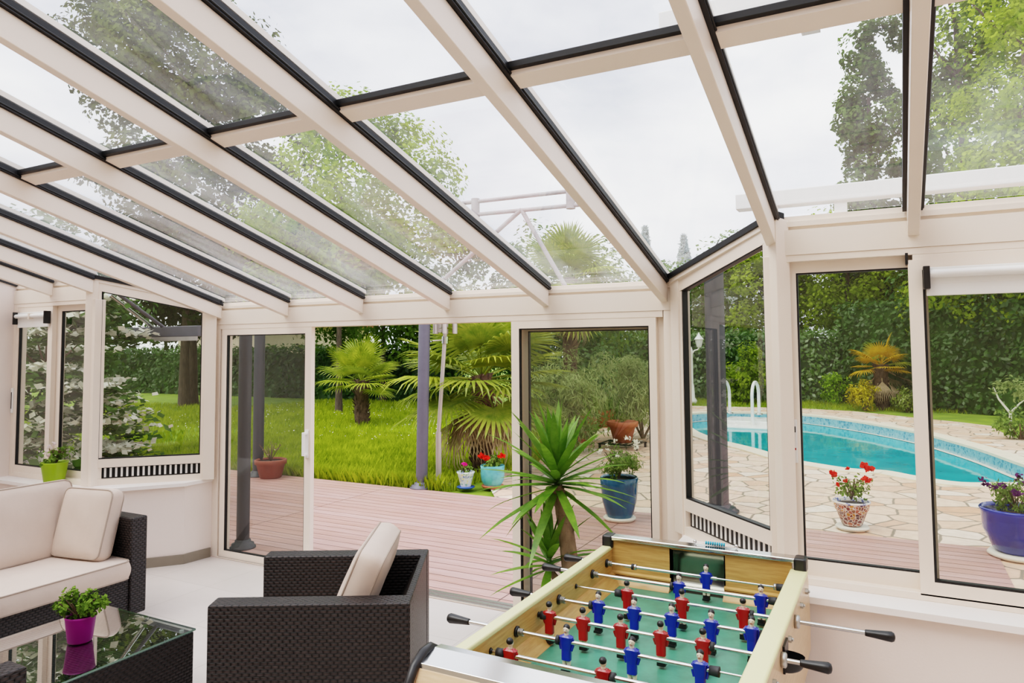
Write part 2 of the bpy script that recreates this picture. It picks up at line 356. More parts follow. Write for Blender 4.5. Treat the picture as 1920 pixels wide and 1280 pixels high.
def obj(name, mb, mats, parent=None, bevel=0., loc=None, rot=None):
    mats = mats if isinstance(mats, (list, tuple)) else [mats]
    o = link(name, mb.mesh(name, mats), parent, loc, rot)
    if bevel > 0:
        b = o.modifiers.new('bevel', 'BEVEL'); b.width = bevel; b.segments = 3; b.limit_method = 'ANGLE'; b.angle_limit = .6
        b.harden_normals = False
    return o
def thing(name, label, cat, loc=(0, 0, 0), rot=0., group=None, mesh=None):
    o = link(name, mesh, None, loc, (0, 0, rot)); o['label'] = label; o['category'] = cat
    if group: o['group'] = group
    return o
def tag(o, label, cat, group=None):
    o['label'] = label; o['category'] = cat
    if group: o['group'] = group
    return o
def setting(name, me=None, label=None, cat=None):
    o = link(name, me); o['kind'] = 'structure'
    if label: o['label'] = label
    if cat: o['category'] = cat
    return o
def copytree(o, parent=None):
    c = o.copy(); COL.objects.link(c)
    if parent is not None: c.parent = parent
    for ch in list(o.children): copytree(ch, c)
    return c

# ------------------------------------------------------------------ numpy leaf meshes
def leaf_mesh(name, P, Nrm, size, mat, aspect=.5, jit=.5, up=None, mats=None, mi=None):
    """one mesh of diamond leaves at points P, facing Nrm (n,3), length size (n,)"""
    n = len(P); Nrm = Nrm+RNG.normal(0, jit, (n, 3)); Nrm /= np.linalg.norm(Nrm, axis=1)[:, None]+1e-9
    T = RNG.normal(0, 1, (n, 3)) if up is None else np.array(up)+RNG.normal(0, .5, (n, 3))
    T -= Nrm*(T*Nrm).sum(1)[:, None]; T /= np.linalg.norm(T, axis=1)[:, None]+1e-9
    B = np.cross(Nrm, T); s = np.asarray(size).reshape(-1, 1)*RNG.uniform(.65, 1.3, (n, 1))
    V = np.empty((n, 4, 3)); V[:, 0] = P-T*s*.5; V[:, 1] = P+B*s*.5*aspect-T*s*.05; V[:, 2] = P+T*s*.5; V[:, 3] = P-B*s*.5*aspect-T*s*.05
    return quads(name, V, mats or [mat], mi)
def quads(name, V, mats, mi=None):
    n = len(V); me = bpy.data.meshes.new(name)
    me.vertices.add(n*4); me.vertices.foreach_set('co', V.astype(np.float32).ravel())
    me.loops.add(n*4); me.loops.foreach_set('vertex_index', np.arange(n*4, dtype=np.int32))
    me.polygons.add(n); me.polygons.foreach_set('loop_start', np.arange(0, n*4, 4, dtype=np.int32)); me.polygons.foreach_set('loop_total', np.full(n, 4, np.int32))
    for m in mats: me.materials.append(M[m])
    if mi is not None: me.polygons.foreach_set('material_index', np.asarray(mi, np.int32))
    me.update(calc_edges=True); me.validate(); return me
def unit(n):
    d = RNG.normal(0, 1, (n, 3)); return d/np.linalg.norm(d, axis=1)[:, None]
def crown_pts(n, c, r, clumps=40, cr=.32, shell=.55, flat=1.):
    """leaf points in clumps over an ellipsoid centre c radii r"""
    c = np.array(c); r = np.array(r)
    d = unit(clumps); rad = RNG.uniform(shell, 1., (clumps, 1)); C = c+d*r*rad
    k = RNG.integers(0, clumps, n); q = unit(n)*RNG.uniform(.3, 1, (n, 1))**.5
    sc = cr*RNG.uniform(.6, 1.3, (clumps, 1))[k]*r.mean()
    P = C[k]+q*sc*np.array([1, 1, flat]); nr = q*.7+(C[k]-c)/r*.5+np.array([0, 0, .5])
    return P, nr
def box_pts(n, b):
    """leaf points on the faces of an axis box, jittered"""
    x0, x1, y0, y1, z0, z1 = b; A = [(x1-x0)*(z1-z0), (x1-x0)*(z1-z0), (y1-y0)*(z1-z0), (y1-y0)*(z1-z0), (x1-x0)*(y1-y0)]
    A = np.array(A)/sum(A); f = RNG.choice(5, n, p=A); u = RNG.uniform(0, 1, (n, 3))
    P = np.array([x0, y0, z0])+u*np.array([x1-x0, y1-y0, z1-z0]); Nn = np.zeros((n, 3))
    for k, (ax, val, sg) in enumerate([(1, y0, -1), (1, y1, 1), (0, x0, -1), (0, x1, 1), (2, z1, 1)]):
        q = f == k; P[q, ax] = val; Nn[q, ax] = sg
    P += RNG.normal(0, .1, (n, 3)); return P, Nn+np.array([0, 0, .5])

# ================================================================== CAMERA
cam = bpy.data.objects.new('camera', bpy.data.cameras.new('camera')); COL.objects.link(cam)
cam.data.sensor_width = 36; cam.data.lens = 1342.09/1920*36; cam.data.shift_y = (576.35-640)/1920
yaw, pitch, roll = -.4876, .0583, -.0072
fw = Vector((math.sin(yaw)*math.cos(pitch), math.cos(yaw)*math.cos(pitch), math.sin(pitch)))
rt = Vector((math.cos(yaw), -math.sin(yaw), 0)); up = rt.cross(fw)
r2 = rt*math.cos(roll)+up*math.sin(roll); u2 = -rt*math.sin(roll)+up*math.cos(roll)
cam.matrix_world = Matrix(((r2.x, u2.x, -fw.x, 5.5624), (r2.y, u2.y, -fw.y, -4.6618), (r2.z, u2.z, -fw.z, 1.8984), (0, 0, 0, 1)))
cam.data.clip_end = 500; cam.data.clip_start = .05
S.camera = cam

# ================================================================== SETTING: the conservatory
YB = -6.2                                    # house wall behind
TS = .2871                                   # roof slope
def rz(y, base=2.323): return base-TS*y      # height of the rafter top line
XL, XR = -2.0, 7.9
# floor, walls
setting('floor', MB().box(XL-.1, XR+.1, YB-.1, .0, -.12, 0).mesh('floor', ['floor']))
setting('wall_back', MB().box(XL-.2, XR+.2, YB-.15, YB, 0, rz(YB)+.1).mesh('wall_back', ['housewall']))
b = MB(); b.extrude([(XL-.14, YB, 0), (XL-.14, -.72, 0), (XL-.14, -.72, rz(-.72)+.03), (XL-.14, YB, rz(YB)+.03)], (.14, 0, 0))
setting('wall_left', b.mesh('wall_left', ['plaster']))
b = MB(); b.extrude([(XR, YB, 0), (XR, -.72, 0), (XR, -.72, rz(-.72)-.02), (XR, YB, rz(YB)-.02)], (.14, 0, 0))
setting('wall_right', b.mesh('wall_right', ['plaster']))
lw = [(-.10, -.02), (-.125, -.27), (-.63, -.9), (XL, -.9), (XL, -.72), (-.80, -.72), (-.10, .02)]
setting('wall_front_left', MB().extrude([(x, y, 0) for x, y in lw], (0, 0, .69)).mesh('wall_front_left', ['plaster']), 'low white plaster wall under the left windows', 'wall')
rw = [(4.37, .02), (5.07, -.72), (XR, -.72), (XR, -.9), (4.90, -.9), (4.395, -.27), (4.37, -.02)]
setting('wall_front_right', MB().extrude([(x, y, 0) for x, y in rw], (0, 0, .69)).mesh('wall_front_right', ['plaster']), 'low white plaster wall under the right windows', 'wall')
ls = [(-.09, -.0), (-.095, -.285), (-.61, -.945), (XL, -.945), (XL, -.74), (-.79, -.74), (-.10, .0)]
setting('trim_1', MB().extrude([(x, y, .69) for x, y in ls], (0, 0, .03)).mesh('sill', ['sill']), 'white window sill board along the left windows', 'window sill')
rs = [(4.36, 0), (5.06, -.74), (XR, -.74), (XR, -.95), (4.88, -.95), (4.365, -.285), (4.355, -.0)]
setting('trim_2', MB().extrude([(x, y, .69) for x, y in rs], (0, 0, .03)).mesh('sill', ['sill']), 'white window sill board along the right windows', 'window sill')
sk = [(-.10, -.01), (-.086, -.01), (-.111, -.278), (-.622, -.912), (XL, -.912), (XL, -.9), (-.63, -.9), (-.125, -.27)]
setting('baseboard_left', MB().extrude([(x, y, 0) for x, y in sk], (0, 0, .085)).mesh('baseboard', ['taupe']))

# window helper: frame built along a line p0 + t*s, depth along inner normal n
class WP:
    def __init__(s, p0, t):
        s.p = Vector((p0[0], p0[1], 0)); s.t = Vector((t[0], t[1], 0)).normalized(); s.n = Vector((s.t.y, -s.t.x, 0))
    def P(s, a, z, d): q = s.p+s.t*a+s.n*d; return (q.x, q.y, z)
    def box(s, mb, a0, a1, z0, z1, d0, d1, m=0): return s.poly(mb, [(a0, z0), (a1, z0), (a1, z1), (a0, z1)], d0, d1, m)
    def poly(s, mb, pz, d0, d1, m=0): return mb.extrude([s.P(a, z, d0) for a, z in pz], s.n*(d1-d0), m)
    def face(s, mb, pz, d, m=0): return mb.add([s.P(a, z, d) for a, z in pz], [tuple(range(len(pz)))], m)
    def seal(s, mb, pz, w, d0, d1):                       # black line just inside an opening
        n = len(pz); cx = sum(a for a, z in pz)/n; cz = sum(z for a, z in pz)/n
        inn = [(a+(w if a < cx else -w), z+(w if z < cz else -w)) for a, z in pz]
        for i in range(n):
            j = (i+1) % n; s.poly(mb, [pz[i], pz[j], inn[j], inn[i]], d0, d1)
def sash(wp, parent, a0, a1, z0, z1, st=(.055, .055, .06, .06), d=(-.045, .0), glass='glass_side', name='sash', seal=.008, label=None):
    l, r, bt, tp = st; mb = MB()
    wp.box(mb, a0, a0+l, z0, z1, *d); wp.box(mb, a1-r, a1, z0, z1, *d)
    wp.box(mb, a0+l, a1-r, z0, z0+bt, *d); wp.box(mb, a0+l, a1-r, z1-tp, z1, *d)
    o = obj(name, mb, 'alu', parent)
    if label: o['label'] = label
    g = MB(); op = [(a0+l, z0+bt), (a1-r, z0+bt), (a1-r, z1-tp), (a0+l, z1-tp)]; dm = (d[0]+d[1])/2
    wp.face(g, op, dm); obj('pane', g, glass, o)
    q = MB(); wp.seal(q, op, seal, dm-.008, d[1]-.004); obj('seal', q, 'rubber', o)
    return o

# ---- front sliding door (door_1)
wa = WP((0, 0), (1, 0))
hd = MB(); wa.box(hd, -.1, 4.32, 2.15, 2.282, -.13, .0); obj_w = setting('wall_front_header', hd.mesh('header', ['alu2']), 'white header beam above the sliding door', 'beam')
e = MB(); wa.box(e, -.06, 4.30, 2.282, 2.33, -.13, -.03); wa.box(e, -.06, 4.30, 2.33, 2.356, -.13, -.045); wa.box(e, -.06, 4.30, 2.30, 2.322, -.03, -.012)
setting('trim_3', e.mesh('eave_trim', ['alu2']), 'moulded eave strip between the rafter ends above the door', 'trim')
dr = setting('door_1', None, 'wide white sliding glass door with its middle left open', 'door')
f = MB()
wa.box(f, -.10, -.022, 0, 2.15, -.13, -.004); wa.box(f, -.022, .0, 0, 2.105, -.13, -.05)
wa.box(f, -.022, 4.22, 2.105, 2.15, -.13, -.004); wa.box(f, 4.225, 4.32, 0, 2.15, -.13, -.004); wa.box(f, 4.17, 4.225, 0, 2.105, -.13, -.05)
wa.box(f, -.022, 4.225, 0, .012, -.13, -.0)
obj('frame', f, 'alu', dr, .003)
s1 = sash(wa, dr, .0, 1.118, .012, 2.105, (.066, .072, .062, .055), (-.05, -.006))
h = MB(); wa.box(h, 1.058, 1.10, .98, 1.22, -.006, .004); wa.box(h, 1.066, 1.092, 1.0, 1.02, .0, .04); wa.box(h, 1.066, 1.092, 1.18, 1.20, .0, .04); wa.box(h, 1.066, 1.092, 1.0, 1.20, .035, .048)
obj('handle', h, 'white', s1, .004); 
s2 = sash(wa, dr, 3.078, 4.172, .012, 2.105, (.064, .05, .062, .055), (-.05, -.006))
s3 = sash(wa, dr, 3.13, 4.17, .012, 2.08, (.055, .05, .062, .05), (-.11, -.068), name='sash', glass='glass_clear')
tr = MB(); wa.box(tr, 0, 4.2, .012, .02, -.035, -.022); wa.box(tr, 0, 4.2, .012, .02, -.095, -.082); wa.box(tr, 0, 4.2, .012, .014, -.0, -.13)
obj('track', tr, 'steel', dr)

# ---- bevelled trapezoid windows
def bevel(name, wp, L, zl, zr, flip, label):
    """line from a=0 to L; zl/zr = roof line at both ends; flip: which end is the low one"""
    w = setting(name, None, label, 'window'); top = lambda a: zl+(zr-zl)*a/L
    mb = MB(); pw = .10
    wp.poly(mb, [(0, .72), (pw, .72), (pw, top(pw)), (0, top(0))], -.07, .012)
    wp.poly(mb, [(L-pw, .72), (L, .72), (L, top(L)), (L-pw, top(L-pw))], -.07, .012)
    obj('post', mb, 'alu', w, .004)
    a0, a1 = pw, L-pw; mb = MB()
    wp.poly(mb, [(a0, top(a0)-.085), (a1, top(a1)-.085), (a1, top(a1)), (a0, top(a0))], -.06, .0)
    wp.box(mb, a0, a1, .72, .775, -.06, .0); wp.box(mb, a0, a1, .875, .95, -.06, .0)
    wp.poly(mb, [(a0, .95), (a0+.025, .95), (a0+.025, top(a0)-.085), (a0, top(a0)-.085)], -.06, .0)
    wp.poly(mb, [(a1-.025, .95), (a1, .95), (a1, top(a1)-.085), (a1-.025, top(a1)-.085)], -.06, .0)
    wp.box(mb, a0, a0+.02, .775, .875, -.06, 0); wp.box(mb, a1-.02, a1, .775, .875, -.06, 0)
    fr = obj('frame', mb, 'alu', w)
    op = [(a0+.025, .95), (a1-.025, .95), (a1-.025, top(a1-.025)-.085), (a0+.025, top(a0+.025)-.085)]
    g = MB(); wp.face(g, op, -.035); obj('pane', g, 'glass_side', w)
    q = MB(); wp.seal(q, op, .009, -.04, -.004); obj('seal', q, 'rubber', w)
    v = MB(); wp.box(v, a0+.02, a1-.02, .775, .875, -.05, -.035); obj_v = obj('vent_grille', v, 'black', w)
    sl = MB(); n = 18; x0 = a0+.06; x1 = a1-.03
    if flip: x0, x1 = a0+.03, a1-.06
    for i in range(n):
        c = x0+(x1-x0)*(i+.5)/n; wp.box(sl, c-.0085, c+.0085, .785, .866, -.036, -.031)
    obj('slats', sl, 'white', obj_v)
    return w
d0 = (-.79, -.81); d1 = (-.03, -.03); LD = math.hypot(d1[0]-d0[0], d1[1]-d0[1])
bevel('window_2', WP(d0, (1, 1)), LD, rz(d0[1]), rz(d1[1]), False, 'sloping-topped window left of the sliding door, angled, vent grille below')
b0 = (4.29, -.02); b1 = (5.06, -.80); LB = math.hypot(b1[0]-b0[0], b1[1]-b0[1])
bevel('window_3', WP(b0, (b1[0]-b0[0], b1[1]-b0[1])), LB, rz(b0[1]), rz(b1[1]), True, 'sloping-topped window right of the sliding door, angled, vent grille below')

# ---- set-back windows left (window_1) and right (window_4)
def cassette(name, wp, a0, a1, z0, z1, d, label, bw=.028):
    t = thing(name, label, 'blind'); mb = MB()
    wp.box(mb, a0+.012, a1-.012, z0+.055, z1, d, d+.02); wp.box(mb, a0+.012, a1-.012, z0, z0+.06, d, d+.018)
    obj('fabric_headrail', mb, 'white', t, .003)
    c = wp.P(a0+.012, (z0+z1)/2+.035, d+.035); e_ = wp.P(a1-.012, (z0+z1)/2+.035, d+.035)
    obj('roller', MB().tube([c, e_], .02, 14), 'white', t)
    for a in (a0, a1-bw):
        k = MB(); wp.box(k, a, a+bw, z0+.03, z1+.004, d, d+.06); obj('bracket', k, 'black', t, .003)
    k = MB(); m_ = (a0+a1)/2; wp.box(k, m_-.012, m_+.012, (z0+z1)/2+.005, (z0+z1)/2+.06, d+.02, d+.058); obj('clip', k, 'alu', t)
    return t
we = WP((0, -.78), (1, 0)); eb = rz(-.78)
hb = MB(); we.box(hb, XL, -.75, 2.15+.222, eb-.045, -.1, .0); setting('wall_left_header', hb.mesh('header', ['alu2']), 'short white header beam above the far left window', 'beam')
hb = MB(); we.box(hb, XL, -.75, eb-.045, eb+.03, -.1, -.03); we.box(hb, XL, -.75, eb-.026, eb, -.03, -.012); setting('trim_4', hb.mesh('eave_trim', ['alu2']), 'moulded eave strip above the far left window', 'trim')
w1 = setting('window_1', None, 'far left two-pane window beside the side wall', 'window')
f = MB(); we.box(f, XL, -1.945, .72, 2.372, -.1, -.004); we.box(f, -.79, -.70, .72, 2.372, -.1, -.002); we.box(f, -1.945, -.79, 2.335, 2.372, -.1, -.004); we.box(f, -1.945, -.79, .72, .765, -.1, -.004)
obj('frame', f, 'alu', w1, .003)
sash(we, w1, -1.945, -1.36, .765, 2.335, (.03, .07, .065, .05), (-.05, -.008)); sash(we, w1, -1.37, -.79, .765, 2.335, (.075, .02, .065, .05), (-.095, -.055))
h = MB(); we.box(h, -1.985, -1.955, 1.32, 1.56, -.004, .01); ho = obj('latch', h, 'white', w1, .003)
h = MB(); we.box(h, -1.974, -1.966, 1.36, 1.52, .01, .013); obj('slot', h, 'black', ho)
cassette('roller_blind', we, -1.915, -1.385, 2.14, 2.285, -.006, 'rolled-up white blind with black brackets on the far left window', .016)

wc = WP((0, -.77), (1, 0)); cb = rz(-.77)
hb = MB(); wc.box(hb, 5.02, XR, 2.37, cb-.045, -.1, .0); setting('wall_right_header', hb.mesh('header', ['alu2']), 'white header beam above the wide right window', 'beam')
hb = MB(); wc.box(hb, 5.05, XR, cb-.045, cb+.03, -.1, -.03); wc.box(hb, 5.05, XR, cb-.026, cb, -.03, -.012); setting('trim_5', hb.mesh('eave_trim', ['alu2']), 'moulded eave strip above the wide right window', 'trim')
w4 = setting('window_4', None, 'wide sliding window on the right facing the pool', 'window')
f = MB(); wc.box(f, 4.985, 5.085, .72, 2.37, -.1, -.002); wc.box(f, 5.085, XR, 2.335, 2.37, -.1, -.004); wc.box(f, 5.085, XR, .72, .755, -.1, .0)
wc.box(f, 5.66, XR, 2.275, 2.335, -.04, -.004); wc.box(f, XR-.08, XR, .72, 2.37, -.1, -.002); obj('frame', f, 'alu', w4, .003)
sA = sash(wc, w4, 5.088, 5.72, .755, 2.335, (.045, .05, .075, .055), (-.095, -.05))
h = MB(); wc.box(h, 5.092, 5.118, 1.31, 1.53, -.05, -.042); ho = obj('latch', h, 'white', sA, .003)
h = MB(); wc.box(h, 5.099, 5.111, 1.465, 1.495, -.042, -.038); obj('slot', h, 'black', ho)
h = MB(); wc.box(h, 5.099, 5.111, 1.376, 1.386, -.042, -.038); obj('slot', h, 'red', ho)
sash(wc, w4, 5.64, 6.80, .745, 2.31, (.058, .058, .065, .05), (-.05, .0), seal=.011); sash(wc, w4, 6.77, XR-.08, .755, 2.335, (.045, .05, .075, .055), (-.095, -.05))
k = MB(); wc.box(k, 5.63, 5.642, 2.29, 2.345, -.048, -.0); obj('stop', k, 'black', w4)
cassette('roller_blind', wc, 5.70, 6.74, 2.135, 2.268, .004, 'rolled-up white blind across the top of the pool-side window')

# ---- glass roof
RX = {-2: -1.355, -1: -.733, 0: 0., 1: .850, 2: 1.693, 3: 2.548, 4: 3.390, 5: 4.259, 6: 5.049, 7: 5.694, 8: 6.50, 9: 7.30}
RW = .05
def eave(k): return -.78 if k <= -1 else (0. if k <= 5 else -.77)
roof = setting('ceiling', None, 'sloping glass roof on white rafters', 'ceiling')
YP = -2.236
for k, x in RX.items():
    y0 = eave(k); mb = MB()
    pr = [(y0, rz(y0, 2.204)), (y0, rz(y0, 2.323)+.0), (YB, rz(YB, 2.323)), (YB, rz(YB, 2.204))]
    mb.extrude([(x-RW, y, z) for y, z in pr], (RW, 0, 0))
    ro = obj('rafter', mb, 'alu', roof, .004)
    g = MB(); ov = .018
    for xa, xb in ((x-.004, x+ov), (x-RW-ov, x-RW+.004)):
        g.extrude([(xa, y0, rz(y0)), (xa, y0, rz(y0)+.042), (xa, YB, rz(YB)+.042), (xa, YB, rz(YB))], (xb-xa, 0, 0))
    g.extrude([(x-RW+.004, y0, rz(y0)), (x-RW+.004, y0, rz(y0)+.042), (x-RW+.004, YB, rz(YB)+.042), (x-RW+.004, YB, rz(YB))], (RW-.008, 0, 0))
    g.tube([(x+ov+.001, y0, rz(y0)+.012), (x+ov+.001, YB, rz(YB)+.012)], .005, 6)
    obj('gasket', g, 'rubber', ro)
    cp = MB().extrude([(x-RW-.012, y0+.02, rz(y0)+.047), (x+.012, y0+.02, rz(y0)+.047), (x+.012, y0+.02, rz(y0)+.075), (x-RW-.012, y0+.02, rz(y0)+.075)], (0, YB-y0, -TS*(YB-y0)))
    obj('cap', cp, 'alu', ro)
ks = sorted(RX)
def rp(x, y, off=.044): return (x, y, rz(y)+off)
for a, b_ in zip([None]+ks, ks+[None]):
    xa = XL-.02 if a is None else RX[a]; xb = XR+.02 if b_ is None else RX[b_]-RW
    ya = -.80 if a is None else eave(a); yb = -.79 if b_ is None else eave(b_)
    if a == -1: ya = -.79
    gl = MB().add([rp(xa, YP), rp(xb, YP), rp(xb, yb+.03), rp(xa, ya+.03)], [(0, 1, 2, 3)]); obj('glass_pane', gl, 'glass_roof', roof)
    gl = MB().add([rp(xa, YB), rp(xb, YB), rp(xb, YP), rp(xa, YP)], [(0, 1, 2, 3)]); obj('glass_pane', gl, 'glass_roof', roof)
    pu = MB().extrude([(xa, YP, rz(YP)+.002), (xa, YP, rz(YP)+.036), (xa, YP+.085, rz(YP+.085)+.036), (xa, YP+.085, rz(YP+.085)+.002)], (xb-xa, 0, 0))
    po = obj('purlin', pu, 'alu', roof)
    pk = MB().extrude([(xa, YP-.02, rz(YP-.02)+.022), (xa, YP-.02, rz(YP-.02)+.046), (xa, YP+.03, rz(YP+.03)+.046), (xa, YP+.03, rz(YP+.03)+.022)], (xb-xa, 0, 0)); obj('gasket', pk, 'rubber', po)
for xa in (XL-.005, XR-.02):
    obj('gasket', MB().extrude([(xa, -.76, rz(-.76)+.0), (xa+.025, -.76, rz(-.76)+.0), (xa+.025, -.76, rz(-.76)+.042), (xa, -.76, rz(-.76)+.042)], (0, YB+.76, -TS*(YB+.76))), 'rubber', roof)
# black seals and white capping along the two bevels
for q0, q1 in (((-.80, -.80), (-.0, -.0)), ((4.27, .0), (5.07, -.79))):
    a_ = Vector((*q0, 0)); c_ = Vector((*q1, 0)); t_ = (c_-a_).normalized(); n_ = Vector((t_.y, -t_.x, 0))
    mb = MB(); P_ = [a_+n_*.035, c_+n_*.035, c_-n_*.03, a_-n_*.03]
    mb.add([(p.x, p.y, rz(p.y)+.014) for p in P_]+[(p.x, p.y, rz(p.y)+.046) for p in P_], [(3, 2, 1, 0), (4, 5, 6, 7), (0, 1, 5, 4), (1, 2, 6, 5), (2, 3, 7, 6), (3, 0, 4, 7)])
    obj('gasket', mb, 'rubber', roof)
    mb = MB(); P_ = [a_+n_*.022, c_+n_*.022, c_-n_*.05, a_-n_*.05]
    mb.add([(p.x, p.y, rz(p.y)-.012) for p in P_]+[(p.x, p.y, rz(p.y)+.014) for p in P_], [(3, 2, 1, 0), (4, 5, 6, 7), (0, 1, 5, 4), (1, 2, 6, 5), (2, 3, 7, 6), (3, 0, 4, 7)])
    obj('edge_profile', mb, 'alu', roof)
#@@PART2
# ================================================================== OUTSIDE: ground, pool
def poly_plane(name, outer, holes, z, mat):
    import bmesh
    bm = bmesh.new(); es = []
    for loop in [outer]+holes:
        vs = [bm.verts.new((x, y, z)) for x, y in loop]
        es += [bm.edges.new((vs[i], vs[(i+1) % len(vs)])) for i in range(len(vs))]
    bmesh.ops.triangle_fill(bm, use_beauty=True, use_dissolve=False, edges=es)
    bmesh.ops.recalc_face_normals(bm, faces=bm.faces)
    for f in bm.faces:
        if f.normal.z < 0: f.normal_flip()
    me = bpy.data.meshes.new(name); bm.to_mesh(me); bm.free(); me.materials.append(M[mat]); return me
def smooth_loop(pts, n=6):
    out = []; k = len(pts)
    for i in range(k):
        p0, p1, p2, p3 = (np.array(pts[(i+j-1) % k], float) for j in range(4))
        for s in range(n):
            t = s/n; out.append(tuple(.5*((2*p1)+(-p0+p2)*t+(2*p0-5*p1+4*p2-p3)*t*t+(-p0+3*p1-3*p2+p3)*t**3)))
    return out
setting('deck', MB().box(-12, 6.36, .0, 3.62, -.16, -.03).mesh('deck', ['deck']), 'mauve composite board terrace deck outside the sliding door', 'deck')
pool = smooth_loop([(.35, 14.6), (.25, 16.4), (1.15, 17.35), (3.04, 17.5), (4.6, 16.05), (5.95, 13.95), (6.6, 12.3), (6.98, 11.1), (7.37, 9.5), (7.6, 8.9), (8.2, 8.8), (8.3, 8.2), (7.5, 7.75), (6.95, 7.62), (6.35, 7.35), (5.8, 7.66), (5.42, 7.98), (4.94, 7.96), (4.5, 8.2), (4.0, 8.6), (3.15, 9.75), (2.3, 10.75), (1.6, 11.9), (1.0, 13.3)], 5)
pn = np.array(pool); pc = pn.mean(0)
def offs(loop, d):
    L = np.array(loop); k = len(L); t = np.roll(L, -1, 0)-np.roll(L, 1, 0); t /= np.linalg.norm(t, axis=1)[:, None]
    nrm = np.stack([-t[:, 1], t[:, 0]], 1)
    A = sum(L[i][0]*L[(i+1) % k][1]-L[(i+1) % k][0]*L[i][1] for i in range(k))
    return [tuple(p) for p in L-nrm*d*(1 if A > 0 else -1)]
cop = offs(pool, .34)
ter = [(6.36, 2.0), (6.36, 3.62), (.9, 3.62), (.2, 4.6), (-.3, 7), (-.6, 10.5), (-1.2, 15), (-1.0, 19.5), (2.85, 19.9), (4.45, 19.4), (6.0, 17.9), (7.0, 17.0), (7.6, 16.3), (7.7, 14.2), (8.1, 12.7), (9.5, 12.2), (16, 12), (16, -1), (6.36, -1)]
setting('patio', poly_plane('patio', ter, [cop], -.04, 'flag'), 'crazy paving of pale pink and cream stone around the pool', 'paving')
setting('lawn', poly_plane('lawn', [(-90, -30), (110, -30), (110, 140), (-90, 140)], [ter, ] if False else [cop], -.075, 'lawn'), 'green garden lawn', 'lawn')
pl = thing('swimming_pool', 'curved turquoise swimming pool with pale stone coping', 'pool', (0, 0, 0))
def strip(la, lb, za, zb):
    k = len(la); mb = MB(); mb.add([(x, y, za) for x, y in la]+[(x, y, zb) for x, y in lb], [(i, (i+1) % k, k+(i+1) % k, k+i) for i in range(k)], 0, True); return mb
A_ = sum(pool[i][0]*pool[(i+1) % len(pool)][1]-pool[(i+1) % len(pool)][0]*pool[i][1] for i in range(len(pool)))
cm = strip(cop, pool, -.015, -.015); k_ = len(pool)
for la, lb, za, zb in ((cop, cop, -.08, -.015), (pool, offs(pool, -.005), -.015, -.06)): q = strip(la, lb, za, zb); cm.add(q.v, q.f, 0)
obj('coping', cm, 'coping', pl)
obj('tile_band', strip(pool, pool, -.06, -.5), 'pooltile', pl)
link('water', poly_plane('water', offs(pool, .02), [], -.27, 'water'), pl)
obj('wall_ledge', strip(offs(pool, -.0), offs(pool, -.1), -.262, -.262), 'saucer', pl)
stp = MB(); stp.box(1.25, 2.7, 15.9, 17.2, -.6, -.12); stp.box(1.25, 2.7, 15.3, 15.9, -.6, -.22); obj('steps', stp, 'white', pl, .03)
for nm, x in (('left', 1.30), ('right', 2.12)):
    pts = [(x, 16.9, -.02)]+[(x, 16.9-.55+.55*math.cos(a), .55+.38*math.sin(a)) for a in np.linspace(0, PI, 12)]+[(x, 15.8, -.5)]
    t = thing('pool_handrail', 'white arched pool handrail nearer the lamp post' if nm == 'left' else 'white arched pool handrail next to the window post', 'handrail', (0, 0, 0), 0, 'pool handrails')
    obj('rail', MB().tube(pts, .045, 10), 'white', t); obj('foot', MB().lathe([(.0, -.02), (.1, -.02), (.1, .01), (.0, .02)], (x, 16.9, 0), 16), 'steel', t)

# posts and poles
def post(x, y, h, r, mat, label, dz=-.03, lean=0., name='post'):
    t = thing(name, label, 'post', (x, y, dz))
    obj('shaft', MB().tube([(0, 0, .0), (lean, 0, h)], r, 20), mat, t)
    obj('base_flange', MB().lathe([(0, 0), (r*2., 0), (r*2., .014), (r*1.75, .02), (r*1.7, .045), (r*1.25, .05), (r*1.2, .08), (r, .085)], n=24), mat, t); return t
post(-.34, 3.72, 2.75, .082, 'postgrey', 'tall grey violet round post at the deck edge before the large palm', lean=.06)
post(-3.19, 3.40, 2.75, .082, 'postdark', 'dark round post at the deck edge seen through the left door pane')
post(-.15, .42, 2.3, .062, 'postdark', 'dark round post standing close outside the left door pane')
post(3.68, 4.1, 2.9, .115, 'postdark', 'thick dark post seen through the angled right window')
t = thing('patio_heater', 'silver steel patio heater on a round base beside the grey post', 'heater', (-.26, 4.03, -.03))
obj('base', MB().lathe([(0, 0), (.21, 0), (.21, .015), (.05, .04), (.05, .06)]), 'satin', t)
obj('lower_pole', MB().tube([(0, 0, .04), (0, 0, .75)], .042, 16), 'satin', t)
obj('upper_pole', MB().tube([(0, 0, .74), (.12, 0, 2.2)], .03, 16), 'satin', t)
obj('collar', MB().tube([(.115, 0, 2.02), (.12, 0, 2.12)], .05, 16), 'chrome', t)
bh = MB().tube([(.0, 0, 2.18), (.0, 0, 2.42)], .06, 14)
for k in range(6): a = k*PI/3; bh.tube([(.12+.16*math.cos(a), .16*math.sin(a), 2.16), (.12+.16*math.cos(a), .16*math.sin(a), 2.5)], .035, 8)
bh.lathe([(0, 2.5), (.24, 2.5), (.22, 2.56), (0, 2.6)], (.12, 0, 0)); bh.tube([(-.1, 0, 2.06), (.12, 0, 2.07)], .01, 8); obj('burner', bh, 'satin', t)
